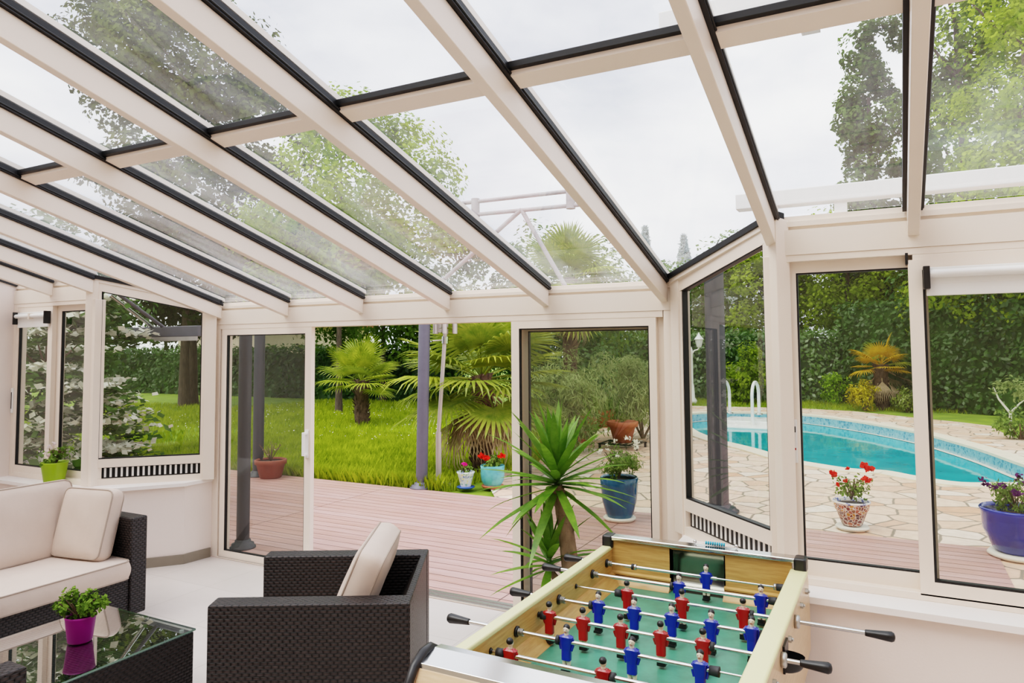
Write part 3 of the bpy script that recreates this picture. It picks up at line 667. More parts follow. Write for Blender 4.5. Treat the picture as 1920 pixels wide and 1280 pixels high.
# double tube frame above the roof edge
t = thing('awning_frame', 'weathered double tube frame with struts rising above the roof', 'frame', (0, 0, 0))
Y_ = 3.72
fb = MB(); fb.tube([(.35, Y_, 3.93), (2.0, Y_, 3.92)], .028, 10); obj('upper_tube', fb, 'tubegrey', t)
obj('lower_tube', MB().tube([(.50, Y_, 3.75), (2.1, Y_, 3.73)], .028, 10), 'tubegrey', t)
for x in (.56, 1.98): obj('connector', MB().tube([(x, Y_, 3.69), (x, Y_, 3.97)], .06, 12), 'tubegrey', t)
obj('strut', MB().tube([(1.27, Y_, 3.75), (-.28, Y_, 2.66)], .03, 10), 'tubegrey', t); obj('strut', MB().tube([(1.27, Y_, 3.75), (1.95, Y_, 2.6)], .03, 10), 'tubegrey', t)
obj('hook', MB().tube([(1.33, Y_, 3.70), (1.33, Y_, 3.64)]+[(1.33+.03*math.sin(a), Y_, 3.61+.03*math.cos(a)) for a in np.linspace(0, 4.6, 9)], .008, 6), 'nut', t)
# white rails over the roof
for y, z, x0, lb in ((-.62, 2.65, 4.83, 'white square bar lying over the roof just above the eave'), (-2.05, 3.07, 4.83, 'white square bar lying over the roof further up the slope')):
    t = thing('roof_bar', lb, 'bar', (0, 0, 0)); obj('bar', MB().box(x0, 8.4, y-.045, y+.045, z, z+.085), 'white', t, .006)
    for x in (5.35, 7.2): obj('bracket', MB().box(x-.03, x+.03, y-.02, y+.02, rz(y)+.07, z+.01), 'white', t)
# folding arm awning seen through window 2
t = thing('folding_awning', 'dark grey awning bar held by two folding arms outside the angled left window', 'awning', (0, 0, 0))
obj('front_bar', MB().box(-3.35, -1.75, 1.12, 1.26, 2.08, 2.21), 'postgrey', t, .01); obj('valance', MB().box(-3.35, -1.75, 1.11, 1.125, 2.03, 2.08), 'tubegrey', t)
obj('arm', MB().tube([(-2.15, .28, 2.54), (-2.62, 1.16, 2.2)], .022, 10), 'steel', t); obj('arm', MB().tube([(-2.1, .3, 2.58), (-2.42, 1.16, 2.2)], .022, 10), 'postgrey', t)
# lamp post by the pool
t = thing('lamp_post', 'white lamp post with two lanterns behind the pool', 'lamp post', (-.72, 20.7, -.04))
obj('pole', MB().lathe([(0, 0), (.16, 0), (.16, .1), (.09, .2), (.07, .6), (.045, .7), (.045, 1.75), (.06, 1.8), (.03, 1.9), (.0, 2.0)], n=16), 'white', t)
for sx in (-1, 1):
    obj('arm', MB().tube([(0, 0, 1.7), (sx*.1, 0, 1.85), (sx*.22, 0, 1.88), (sx*.27, 0, 1.95)], .025, 8), 'white', t)
    l = obj('lantern', MB().lathe([(.0, 1.95), (.07, 1.96), (.13, 2.22), (.17, 2.24), (.06, 2.38), (.02, 2.46), (0, 2.5)], (sx*.27, 0, 0), 6, smooth=False), 'white', t)
    obj('pane', MB().lathe([(.085, 1.98), (.14, 2.21)], (sx*.27, 0, 0), 6, smooth=False), 'lamp_glass', l)

# ================================================================== PLANTS
def trunk_mb(h, r0, r1, lean=(0, 0), branches=0, br=.28, z0=0.):
    mb = MB(); k = 7; pts = [(lean[0]*(i/k)**1.5+random.uniform(-.04, .04)*h*.1, lean[1]*(i/k)**1.5, z0+h*i/k) for i in range(k+1)]
    mb.tube(pts, [r0*1.25 if i == 0 else r0+(r1-r0)*i/k for i in range(k+1)], 10)
    for i in range(branches):
        a = random.uniform(0, 2*PI); j = random.randint(3, k); p = Vector(pts[j]); L = h*br*random.uniform(.6, 1.1)
        q = p+Vector((math.cos(a)*L*.6, math.sin(a)*L*.6, L*.7)); mb.tube([p, p.lerp(q, .5)+Vector((0, 0, -.05*L)), q], [r1*.9, r1*.6, r1*.25], 7)
    return mb
def tree(name, label, cat, loc, h, parts, leafm, n, size, tr=.25, mats=None, bark='bark', group='garden trees', branches=6, bare=None):
    t = thing(name, label, cat, loc, 0, group)
    obj('trunk', trunk_mb(h*.8 if bare is None else bare, tr, tr*.35, branches=branches), bark, t)
    P = []; Q = []
    tot = sum(p[1][0]*p[1][1]*p[1][2] for p in parts)**1.
    for c, r, cl, cr in parts:
        k = max(50, int(n*(r[0]*r[1]*r[2])/tot)); p, q = crown_pts(k, c, r, cl, cr); P.append(p); Q.append(q)
    P = np.concatenate(P); Q = np.concatenate(Q)
    link('crown', leaf_mesh('crown', P, Q, np.full(len(P), size), leafm, .62), t); return t
# big trees, left to right as they stand round the garden
tree('broadleaf_tree', 'tall broadleaf tree filling the upper left roof panes', 'tree', (-16.9, 12.6, -.08), 15, [((-.6, -.6, 12.4), (3.9, 3.9, 3.6), 46, .27), ((2.3, 1.2, 10.2), (2.6, 2.4, 2.6), 22, .3), ((-3.2, -.5, 13.6), (1.8, 1.8, 1.8), 12, .35), ((-.5, 0, 8.4), (4.2, 3.2, 2.2), 24, .28)], 'leaf_shade', 30000, .21, .17)
tree('broadleaf_tree', 'rounded pale green tree behind the middle roof panes', 'tree', (-9.7, 12.6, -.08), 10, [((0, 0, 7.0), (3.3, 3.2, 3.0), 46, .3), ((1.5, .5, 5.6), (2.6, 2.4, 1.9), 22, .32), ((-1, 0, 5.0), (3.0, 2.5, 2.2), 20, .32)], 'leaf_bright', 22000, .17, .1)
tree('dark_tree', 'dark leafy tree behind the smaller palm', 'tree', (-11.6, 17.2, -.08), 7.5, [((0, 0, 4.4), (4.2, 2.6, 2.9), 50, .28), ((3.8, .5, 3.2), (3.2, 2.2, 2.2), 30, .3), ((7.2, 1, 3.4), (3.4, 2.4, 2.4), 26, .3)], 'leaf_tree', 24000, .18, .12)
tree('dark_tree', 'dark leafy tree beside the awning in the left garden', 'tree', (-17.4, 13.3, -.08), 7, [((-.5, 0, 4.9), (4.6, 3, 2.2), 60, .3), ((3.5, 1.2, 4.7), (3.4, 2.6, 2.0), 40, .3)], 'leaf_copper', 32000, .2, .21, bare=4.5)
tree('poplar', 'tall slender poplar rising beyond the pool hedge', 'tree', (5.05, 28.4, -.08), 15.5, [((.1, 0, 14.4), (.85, .9, 1.7), 20, .42), ((.0, 0, 11.9), (1.25, 1.2, 2.0), 30, .36), ((-.4, 0, 8.6), (.9, 1., 1.7), 18, .42), ((.75, 0, 8.4), (.75, .8, 1.3), 12, .42), ((.15, 0, 5.8), (1.7, 1.4, 1.9), 28, .36), ((1.3, 0, 15.4), (.6, .6, 1.5), 10, .45)], 'leaf_poplar', 19000, .21, .2, branches=0)
tree('dark_tree', 'dark tree behind the maple at the far right', 'tree', (11.5, 24.5, -.08), 8, [((-2.5, 0, 3.6), (3.2, 2, 3.2), 50, .3), ((1.5, 0, 3.6), (3., 2, 3.), 40, .3)], 'leaf_dark', 16000, .2, .22)
tree('tall_tree', 'dark green tree with a sky gap at the right of the roof', 'tree', (8.2, 27.4, -.08), 18, [((-.3, 0, 10.2), (2.0, 2.2, 3.2), 36, .32), ((.9, 0, 14.8), (1.8, 2.2, 3.8), 34, .34), ((-.1, 0, 6.4), (2.4, 2.4, 2.6), 30, .34)], 'leaf_tree', 17000, .22, .28)
tree('acacia_tree', 'bright yellow green tree at the far right behind the roof glass', 'tree', (9.1, 19.6, -.08), 13, [((-.1, 0, 9.4), (1.9, 2.2, 3.2), 36, .34), ((.6, -.5, 12.8), (1.7, 2, 2.4), 24, .36), ((.0, 0, 6.2), (2.3, 2.4, 2.4), 34, .34)], 'leaf_bright', 20000, .17, .22)
tree('maple_tree', 'bright green maple behind the pool hedge', 'tree', (4.0, 27.6, -.08), 7.2, [((-.6, 0, 4.9), (2.9, 2.2, 2.4), 50, .3), ((1.9, .3, 4.4), (2.2, 1.8, 2.1), 30, .32), ((-3.4, .5, 4.6), (2.0, 1.8, 2.4), 28, .32)], 'leaf_bright', 24000, .17, .22)
tree('maple_tree', 'green maple above the dark shrubs at the far right', 'tree', (9.2, 21.2, -.08), 6, [((-.9, 0, 3.9), (2.4, 1.8, 1.7), 40, .3), ((1.3, 0, 3.6), (2.0, 1.8, 1.8), 26, .3)], 'leaf_bright', 15000, .16, .2)
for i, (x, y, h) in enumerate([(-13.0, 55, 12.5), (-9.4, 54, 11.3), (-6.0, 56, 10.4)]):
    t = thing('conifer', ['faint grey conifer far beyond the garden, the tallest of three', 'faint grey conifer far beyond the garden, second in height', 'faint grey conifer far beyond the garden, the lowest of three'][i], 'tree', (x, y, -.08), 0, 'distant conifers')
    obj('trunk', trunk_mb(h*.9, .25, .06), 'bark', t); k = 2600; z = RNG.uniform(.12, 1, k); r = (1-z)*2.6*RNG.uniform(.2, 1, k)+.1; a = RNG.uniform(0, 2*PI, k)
    link('crown', leaf_mesh('crown', np.stack([r*np.cos(a), r*np.sin(a), z*h], 1), np.stack([np.cos(a), np.sin(a), .4+0*a], 1), np.full(k, .55), 'leaf_con_hazed', .4), t)
def hedge(name, label, bx, n, size, mat, cat='hedge', core=True, group=None):
    x0, x1, y0, y1, z0, z1 = bx; t = thing(name, label, cat, ((x0+x1)/2, (y0+y1)/2, z0), 0, group)
    w, d, h = x1-x0, y1-y0, z1-z0
    P, Q = box_pts(n, (-w/2, w/2, -d/2, d/2, 0, h)); link('foliage', leaf_mesh('foliage', P, Q, np.full(n, size), mat, .55), t)
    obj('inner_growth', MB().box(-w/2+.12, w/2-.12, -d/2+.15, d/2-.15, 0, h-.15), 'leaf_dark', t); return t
hedge('laurel_hedge', 'clipped green laurel hedge behind the pool', (-6.5, 5.0, 23, 24.4, -.08, 2.38), 14000, .17, 'leaf_hedge')
h2 = hedge('laurel_hedge', 'tall dark laurel hedge at the right of the pool lawn', (-5.2, 5.2, -.9, .9, -.08, 3.3), 14000, .17, 'leaf_dark')
h2.location = (8.6, 20.4, -.08); h2.rotation_euler[2] = -.62
hedge('laurel_hedge', 'dark clipped hedge across the back of the left lawn', (-32, -9.0, 17.6, 19, -.08, 1.95), 15000, .2, 'leaf_dark')
tree('dark_tree', 'dark evergreen growing outside the far left window behind the viburnum', 'tree', (-8.5, 2.6, -.08), 4.5, [((0, 0, 2.6), (2.2, 1.6, 2.2), 50, .32), ((.3, -1.6, 2.2), (2., 1.4, 2.1), 40, .32)], 'leaf_dark', 12000, .14, .15, bare=2.5)
tree('dark_tree', 'broad dark tree filling the gap behind the pool hedge and lamp post', 'tree', (-2.5, 30.5, -.08), 7.5, [((0, 0, 3.8), (4.6, 2.4, 3.2), 60, .3), ((6.4, .5, 3.0), (4., 2, 2.8), 50, .3)], 'leaf_tree', 20000, .22, .25)
# house beyond the left hedge
t = thing('house', 'cream rendered house with tiled roof beyond the left hedge', 'house', (-26, 21, -.08), -.35)
obj('wall', MB().box(-5, 6, 0, 6, 0, 3.2), 'housewall', t); obj('roof', MB().extrude([(-5.4, -.5, 3.15), (-5.4, 3, 4.8), (-5.4, 6.5, 3.15)], (11.8, 0, 0)), 'rooftile', t)
wn = obj('window', MB().box(1.0, 2.2, -.03, .05, 1.2, 2.4), 'white', t); obj('pane', MB().box(1.08, 2.12, -.035, -.03, 1.28, 2.32), 'black', wn)
obj('downpipe', MB().tube([(2.9, -.08, 0), (2.9, -.08, 3.1)], .06, 8), 'saucer', t)

# fan palms
def fan_mesh(name, R_, L, seg=30, spread=2.1, droop=.35, mats=('leaf_palm',), w=.034):
    """petiole along +x length L, then a fan of pleated segments"""
    mb = MB(); mb.tube([(0, 0, 0), (L*.5, 0, .04*L), (L, 0, 0)], [.02, .016, .012], 6)
    for i in range(seg):
        a = -spread+2*spread*i/(seg-1); rr = R_*(.78+.22*math.cos(a*.7))*random.uniform(.93, 1.05); ww = w*R_
        d = Vector((math.cos(a), math.sin(a), 0)); s_ = Vector((-d.y, d.x, 0)); c = Vector((L, 0, 0))
        dr = droop*random.uniform(.6, 1.5); up_ = Vector((0, 0, 1))
        p1 = c+d*rr*.5+up_*.03*R_; p2 = c+d*rr*.82-up_*dr*rr*.18; p3 = c+d*rr*.97-up_*dr*rr*.5
        mb.add([c-s_*.1*ww, c+s_*.1*ww, p1-s_*ww, p1+up_*.25*ww, p1+s_*ww, p2-s_*ww*.55, p2+up_*.15*ww, p2+s_*ww*.55, p3],
               [(0, 3, 2), (0, 1, 3), (1, 4, 3), (2, 3, 6, 5), (3, 4, 7, 6), (5, 6, 8), (6, 7, 8)])
    return mb.mesh(name, list(mats))
def palm(label, loc, th, tr, R_, L, nf, mats, dry=0, drym='leaf_dry', drys=1., low=-.5, group='fan palms', hi=1.35):
    t = thing('fan_palm', label, 'palm', loc, 0, group)
    mb = MB(); k = 10; mb.tube([(0, 0, -.05)]+[(random.uniform(-.02, .02), 0, th*i/k) for i in range(1, k+1)], [tr*1.1]+[tr*(1+.12*(i % 2)) for i in range(k)], 12)
    for i in range(60):
        a = random.uniform(0, 2*PI); z = random.uniform(.05, 1)*th; mb.tube([(tr*math.cos(a), tr*math.sin(a), z), (tr*1.45*math.cos(a+.2), tr*1.45*math.sin(a+.2), z+tr*.5)], [tr*.16, .004], 4)
    obj('trunk', mb, 'palmbark', t)
    var = [fan_mesh('frond', R_, L, mats=(m,), droop=dp) for m in mats for dp in (.15, .4)]
    for i in range(nf):
        f = i/nf; el = hi-(hi-low)*f**.85+random.uniform(-.12, .12); az = i*2.399+random.uniform(-.25, .25)
        o = link('frond', var[(i*3+int(f*len(var))) % len(var)] if f < .75 else var[-1-(i % 2)], t, (0, 0, th-.02-.1*f))
        o.rotation_euler = (Matrix.Rotation(az, 3, 'Z') @ Matrix.Rotation(-el, 3, 'Y')).to_euler()
        s = random.uniform(.82, 1.08); o.scale = (s, s, s)
    if dry:
        dv = fan_mesh('dry_frond', R_*.85, L*.6, 12, .55, .6, (drym,), .02)
        for i in range(dry):
            o = link('dry_frond', dv, t, (0, 0, th-.12-.04*i % .3)); o.rotation_euler = (Matrix.Rotation(i*2.4, 3, 'Z') @ Matrix.Rotation(random.uniform(.45, 1.3), 3, 'Y')).to_euler()
            s = drys*random.uniform(.75, 1.1); o.scale = (s, s, s)
    return t
palm('smaller fan palm with bright green crown standing alone on the lawn', (-6.8, 10.17, -.06), 1.18, .17, .66, .62, 22, ('leaf_palm', 'leaf_palm2', 'leaf_palm'), 0, low=-.3)
palm('large fan palm with several layers of fronds behind the steel patio heater', (-.25, 5.25, -.06), 1.55, .17, .85, .8, 34, ('leaf_palm2', 'leaf_palm', 'leaf_palm2'), 22, low=-.55)
palm('tall fan palm with hanging fronds half hidden behind the middle door post', (-.2, 8.7, -.06), 3.4, .14, .75, .65, 34, ('leaf_palm2', 'leaf_palm2', 'leaf_palm'), 14, low=-1.1)
palm('yellowing fan palm with drooping dry fronds beyond the pool', (5.22, 20.7, -.06), 1.4, .2, .62, .5, 14, ('leaf_palmy', 'leaf_palm', 'leaf_palmy'), 9, low=-.35, hi=1.2, drys=1.5)
# shrubs
def shrub(name, label, loc, r, n, size, mat, cat='shrub', stems=5, aspect=.3, group=None, cl=24, cr=.4, zc=None):
    t = thing(name, label, cat, loc, 0, group); zc = r[2] if zc is None else zc
    mb = MB()
    for i in range(stems): a = random.uniform(0, 2*PI); mb.tube([(0, 0, 0), (r[0]*.3*math.cos(a), r[1]*.3*math.sin(a), zc*.6), (r[0]*.6*math.cos(a), r[1]*.6*math.sin(a), zc*1.2)], [.03, .02, .008], 6)
    obj('stems', mb, 'twig', t)
    P, Q = crown_pts(n, (0, 0, zc), r, cl, cr, .35); link('foliage', leaf_mesh('foliage', P, Q, np.full(n, size), mat, aspect, .6, up=(0, 0, .9)), t); return t
shrub('oleander', 'grey green oleander bush seen through the right door pane, nearest the palms', (.05, 7.9, -.06), (.95, .8, .95), 7000, .13, 'leaf_olive', aspect=.18, group='oleanders')
shrub('oleander', 'grey green oleander bush seen through the right door pane, nearest its right stile', (.75, 10.4, -.06), (1.15, .9, 1.1), 7000, .14, 'leaf_olive', aspect=.18, group='oleanders')
shrub('tall_shrub', 'dark tall shrub rising behind the oleanders', (-2.4, 13.4, -.06), (2.6, 1.5, 1.6), 8000, .16, 'leaf_dark', aspect=.5)
shrub('leafy_shrub', 'fresh green shrub growing up behind the pool steps', (.9, 21.6, -.06), (.9, .8, 1.0), 4000, .15, 'leaf_bright', aspect=.5)
shrub('leafy_shrub', 'small yellow leaved shrub at the foot of the yellowing palm', (4.75, 19.95, -.06), (.5, .4, .45), 1600, .1, 'leaf_ylw', aspect=.4)
shrub('leafy_shrub', 'low lime green shrub before the pool hedge', (3.7, 22.0, -.06), (.45, .4, .6), 1200, .1, 'leaf_lime', aspect=.5)
shrub('leafy_shrub', 'low green ground plants right of the yellowing palm', (5.9, 20.0, -.06), (.6, .4, .3), 1400, .1, 'leaf_palm2', aspect=.4)
t = thing('young_tree', 'small bare-stemmed young tree at the lawn edge far right', 'tree', (7.75, 14.2, -.06))
obj('trunk', MB().tube([(0, 0, 0), (.02, 0, .5), (-.18, 0, .8), (-.26, 0, 1.05)], [.035, .03, .02, .008], 7).tube([(.02, 0, .5), (.2, 0, .72), (.36, 0, .85)], [.025, .016, .006], 7), 'saucer', t)
P, Q = crown_pts(420, (.02, 0, 1.0), (.42, .3, .2), 9, .5); link('foliage', leaf_mesh('foliage', P, Q, np.full(len(P), .1), 'leaf_olive', .3), t)
shrub('leafy_shrub', 'sparse shrub with twiggy stems under the young tree', (7.85, 13.5, -.06), (.6, .4, .3), 1100, .09, 'leaf_pot', aspect=.4)
# white flowering viburnum outside the left windows
t = thing('viburnum', 'tiered viburnum with white flower heads outside the far left window', 'shrub', (-3.35, .3, -.05))
obj('stems', trunk_mb(2.4, .05, .015, branches=10, br=.4), 'twig', t)
P = []; Q = []; F = []; G = []
for lv in range(12):
    z = .35+lv*.2; R_ = 1.12*(1-.25*abs(lv-5)/6)
    for k in range(7):
        a = random.uniform(0, 2*PI); r_ = R_*random.uniform(.5, 1); cx, cy = r_*math.cos(a), r_*math.sin(a)*.95
        q = RNG.normal(0, 1, (70, 3))*np.array([.17, .17, .05])+np.array([cx, cy, z-.05]); P.append(q); Q.append(np.tile([0, 0, 1.], (70, 1)))
        q = RNG.normal(0, 1, (70, 3))*np.array([.16, .16, .025])+np.array([cx, cy, z+.035]); F.append(q); G.append(np.tile([0, 0, 1.], (70, 1)))
P = np.concatenate(P); Q = np.concatenate(Q); F = np.concatenate(F); G = np.concatenate(G)
link('foliage', leaf_mesh('foliage', P, Q, np.full(len(P), .13), 'leaf_vib', .6, .35), t); link('blossom', leaf_mesh('blossom', F, G, np.full(len(F), .085), 'fl_white', .9, .45), t)
# grass
def grass(n, xy, h):
    x, y = xy; a = RNG.uniform(0, 2*PI, n); hh = h*RNG.uniform(.5, 1.3, n); w = .012*(hh/.14)**.5
    b_ = np.stack([x, y, np.full(n, -.075)], 1); sd = np.stack([np.cos(a), np.sin(a), 0*a], 1)*w[:, None]
    ln = np.stack([np.cos(a+1.3), np.sin(a+1.3), 0*a], 1)*(hh*RNG.uniform(.1, .6, n))[:, None]; tp = b_+ln+np.stack([0*a, 0*a, hh], 1)
    md = b_+ln*.35+np.stack([0*a, 0*a, hh*.55], 1)
    return np.stack([b_-sd, b_+sd, tp, md-sd*.8], 1)
def region(n, x0, x1, y0, y1): return RNG.uniform(x0, x1, n), RNG.uniform(y0, y1, n)
V = np.concatenate([grass(26000, region(26000, -7.5, .1, 3.66, 8.5), .15), grass(22000, region(22000, -14, -1, 8, 17), .15), grass(16000, region(16000, -20, -7, 3.7, 13), .13), grass(2500, region(2500, -4.2, 0, 3.64, 3.9), .2), grass(5000, region(5000, -2, 8, 20, 23), .12)])
g_ = link('grass', quads('grass', V, ['grassleaf'])); g_['kind'] = 'stuff'; g_['label'] = 'long green grass blades of the lawn'; g_['category'] = 'grass'
k = 500; x, y = region(k, -13, -2, 7, 15); q = np.stack([x, y, np.full(k, .07)], 1)
g_ = link('daisies', leaf_mesh('daisies', q, np.tile([0, 0, 1.], (k, 1)), np.full(k, .035), 'fl_white', .9)); g_['kind'] = 'stuff'; g_['label'] = 'tiny white daisies scattered in the lawn'; g_['category'] = 'flowers'

# potted plants
def pot(t, prof, mat, soilz, soilr, mats=None):
    o = obj('pot', MB().lathe(prof, n=36), mat, t); obj('soil', MB().lathe([(soilr, soilz), (.0001, soilz+.008)], n=24), 'soil', t); return o
def bushy(t, c, r, n, size, mat, stems=9, aspect=.5, name='foliage', cl=16, cr=.42, up=(0, 0, .6)):
    mb = MB()
    for i in range(stems):
        a = random.uniform(0, 2*PI); f = random.uniform(.3, .9); mb.tube([(0, 0, c[2]-r[2]*1.1), (r[0]*f*.5*math.cos(a), r[1]*f*.5*math.sin(a), c[2]-.2*r[2]), (r[0]*f*math.cos(a), r[1]*f*math.sin(a), c[2]+r[2]*.5)], [.007, .005, .003], 5)
    obj('stems', mb, 'twig', t)
    P, Q = crown_pts(n, c, r, cl, cr, .35); return link(name, leaf_mesh(name, P, Q, np.full(n, size), mat, aspect, .6, up=up), t)
def flower(t, p, r, mat, n=26):
    P = unit(n)*r*RNG.uniform(.4, 1, (n, 1))*np.array([1, 1, .7])+np.array(p); return link('flower', leaf_mesh('flower', P, P-np.array(p)+np.array([0, 0, .01]), np.full(n, r*.95), mat, .9, .4), t)
# indoors: lime pot on the sill, magenta pot on the table
t = thing('potted_plant', 'small flowering plant in a lime green pot on the window sill', 'potted plant', (-1.13, -.845, .72))
pot(t, [(0, 0), (.075, 0), (.08, .01), (.108, .185), (.112, .2), (.104, .2), (.1, .18)], 'limepot', .175, .1)
bushy(t, (0, 0, .27), (.12, .12, .09), 170, .04, 'leaf_pot', 8, .55); 
for p in ((-.03, -.03, .33), (-.06, -.05, .29), (.0, -.04, .27), (-.02, 0, .36)): flower(t, p, .026, 'fl_pale', 10)
t = thing('potted_plant', 'bushy green plant in a magenta pot on the glass coffee table', 'potted plant', (1.78, -2.35, .4005))
pot(t, [(0, 0), (.054, 0), (.058, .008), (.072, .125), (.075, .135), (.069, .135), (.067, .12)], 'purplepot', .118, .067)
bushy(t, (0, 0, .185), (.115, .115, .07), 1100, .026, 'leaf_small', 12, .62, cl=26, cr=.36)
# outdoors
t = thing('potted_shrub', 'bare twiggy plant in a brown terracotta pot at the deck corner', 'potted plant', (-2.9, 3.38, -.03))
pot(t, [(0, 0), (.15, 0), (.16, .01), (.21, .2), (.235, .21), (.24, .27), (.22, .28), (.21, .25)], 'terradark', .24, .21)
bushy(t, (.02, 0, .42), (.2, .2, .16), 60, .04, 'leaf_dry', 12, .4)
t = thing('potted_flower', 'pink flowering plant in a small blue patterned pot', 'potted plant', (.24, 3.96, -.03))
pot(t, [(.07, .025), (.115, .2), (.13, .225), (.12, .235), (.11, .2)], 'mosaicblue', .2, .11); obj('saucer', MB().lathe([(0, 0), (.1, 0), (.13, .022), (.12, .03), (0, .028)]), 'bluesaucer', t)
bushy(t, (0, 0, .26), (.1, .1, .05), 140, .035, 'leaf_pot', 5, .7); flower(t, (0, -.03, .33), .045, 'fl_pink', 22)
t = thing('potted_geranium', 'red geraniums in a turquoise glazed pot', 'potted plant', (.54, 4.19, -.03))
pot(t, [(.12, .03), (.16, .1), (.17, .2), (.165, .23), (.172, .3), (.165, .31), (.155, .28)], 'turq', .27, .155); obj('saucer', MB().lathe([(0, 0), (.14, 0), (.16, .025), (.15, .035), (0, .03)]), 'terracotta', t)
bushy(t, (0, 0, .36), (.17, .17, .07), 220, .05, 'leaf_pot', 6, .8)
for p in ((-.13, -.06, .44), (-.03, -.1, .41), (.15, -.03, .45)): flower(t, p, .055, 'fl_red', 24)
t = thing('potted_daisy', 'white flowering bush in a tall blue glazed pot', 'potted plant', (2.78, 3.14, -.03))
pot(t, [(.13, .03), (.15, .06), (.195, .22), (.21, .38), (.215, .47), (.205, .485), (.19, .46)], 'bluepot', .43, .19); obj('saucer', MB().lathe([(0, 0), (.16, 0), (.185, .03), (.17, .045), (0, .035)]), 'saucer', t)
bushy(t, (0, 0, .66), (.25, .25, .18), 2600, .045, 'leaf_pot', 16, .25, cl=30, cr=.33)
for i in range(14): a = random.uniform(0, 2*PI); flower(t, (.22*math.cos(a), .22*math.sin(a), .80+random.uniform(-.06, .12)), .03, 'fl_white', 8)
t = thing('potted_succulent', 'small green tuft in a terracotta pot on an iron trivet', 'potted plant', (.83, 8.85, .07))
pot(t, [(0, 0), (.17, 0), (.25, .3), (.3, .31), (.31, .4), (.28, .41), (.26, .36)], 'terracotta', .35, .26); bushy(t, (0, 0, .45), (.14, .14, .07), 160, .05, 'leaf_palm2', 4, .3)
t = thing('trivet', 'low black iron trivet under the terracotta pot', 'trivet', (.83, 8.85, -.04))
mb = MB()
for i in range(7): mb.box(-.36+i*.12-.015, -.36+i*.12+.015, -.3, .3, .09, .11)
mb.box(-.4, .4, -.3, -.26, .08, .105).box(-.4, .4, .26, .3, .08, .105); obj('slats', mb, 'black', t)
for x in (-.37, .37):
    for y in (-.28, .28): obj('leg', MB().box(x-.02, x+.02, y-.02, y+.02, 0, .09), 'black', t)
t = thing('potted_geranium', 'red geraniums in a brown and orange mosaic pot by the deck', 'potted plant', (5.12, 3.86, -.04))
p_ = pot(t, [(.085, .05), (.10, .06), (.155, .21), (.163, .215), (.166, .222), (.180, .284)], 'mosaic', .27, .165); obj('rim', MB().lathe([(.180, .284), (.187, .292), (.187, .304), (.182, .309), (.172, .302), (.165, .26)], n=36), 'mosaicrim', p_)
obj('saucer', MB().lathe([(0, .0), (.13, 0), (.17, .03), (.16, .045), (0, .04)]), 'saucer', t)
bushy(t, (0, 0, .46), (.19, .19, .13), 240, .04, 'leaf_pot', 14, .7)
for p in ((-.17, 0, .58), (.16, -.05, .55), (.18, -.03, .65), (.14, 0, .68), (-.03, 0, .64), (-.05, -.05, .52), (-.12, -.1, .48)): flower(t, p, .05 if p[0] > .1 or p[0] < -.15 else .026, 'fl_red', 26)
t = thing('potted_daisy', 'purple flowering plant in a wide cobalt blue bowl pot', 'potted plant', (6.52, 3.40, -.04))
pot(t, [(.15, .05), (.2, .08), (.275, .26), (.285, .41), (.30, .44), (.285, .455), (.265, .42)], 'cobalt', .37, .265); obj('saucer', MB().lathe([(0, 0), (.2, 0), (.25, .03), (.23, .055), (0, .05)]), 'saucer', t)
bushy(t, (0, 0, .56), (.27, .27, .13), 1100, .05, 'leaf_pot', 14, .3, cl=30, cr=.3)
for i in range(17): a = random.uniform(0, 2*PI); flower(t, (.25*math.cos(a), .25*math.sin(a), .66+random.uniform(-.05, .05)), .04, 'fl_purple', 12)

for (x, y, r_, h_, lb) in ((-.82, 12.3, .24, .42, 'terracotta pot with dark spiky leaves, set back under the bushes'), (-.3, 9.35, .36, .5, 'large terracotta pot with dark arching leaves under the oleanders')):
    t = thing('potted_palm', lb, 'potted plant', (x, y, -.04)); pot(t, [(0, 0), (r_*.7, 0), (r_*.9, h_*.7), (r_, h_*.75), (r_*1.05, h_), (r_*.95, h_), (r_*.9, h_*.9)], 'terracotta', h_*.88, r_*.9)
    P, Q = crown_pts(900, (0, 0, h_+.55), (.6, .5, .5), 20, .4, .3); obj('stems', MB().tube([(0, 0, h_*.8), (0, 0, h_+.5)], .03, 6), 'twig', t); link('foliage', leaf_mesh('foliage', P, Q, np.full(900, .2), 'leaf_hedge', .18, .5, up=(0, 0, .8)), t)
palm('low yellowish fan palm behind the pool handrails', (.85, 22.2, -.06), .75, .14, .5, .4, 11, ('leaf_palmy', 'leaf_palm', 'leaf_palm'), 0, low=.1, hi=1.3)
# yucca indoors by the right door sash
t = thing('yucca', 'tall indoor yucca with two rosettes of sword leaves behind the football table', 'potted plant', (3.72, -.42, 0))
pot(t, [(0, 0), (.13, 0), (.14, .01), (.18, .3), (.185, .32), (.175, .32), (.17, .29)], 'saucer', .28, .17)
tk = [(.02, 0, .28), (.0, 0, .5), (-.03, .0, .75), (-.07, 0, .95), (-.09, 0, 1.02)]
mb = MB(); mb.tube(tk, [.062, .056, .05, .042, .036], 14)
for i in range(16):
    f = i/16*(len(tk)-1.01); j = int(f); p = Vector(tk[j]).lerp(Vector(tk[j+1]), f-j); mb.lathe([(.056-.0011*i, -.004), (.063-.0013*i, .004), (.055-.0011*i, .012)], p, 14)
mb.tube([(.05, 0, .28), (-.05, -.05, .42), (-.13, -.04, .5)], [.03, .026, .02], 10); obj('trunk', mb, 'yuccabark', t)
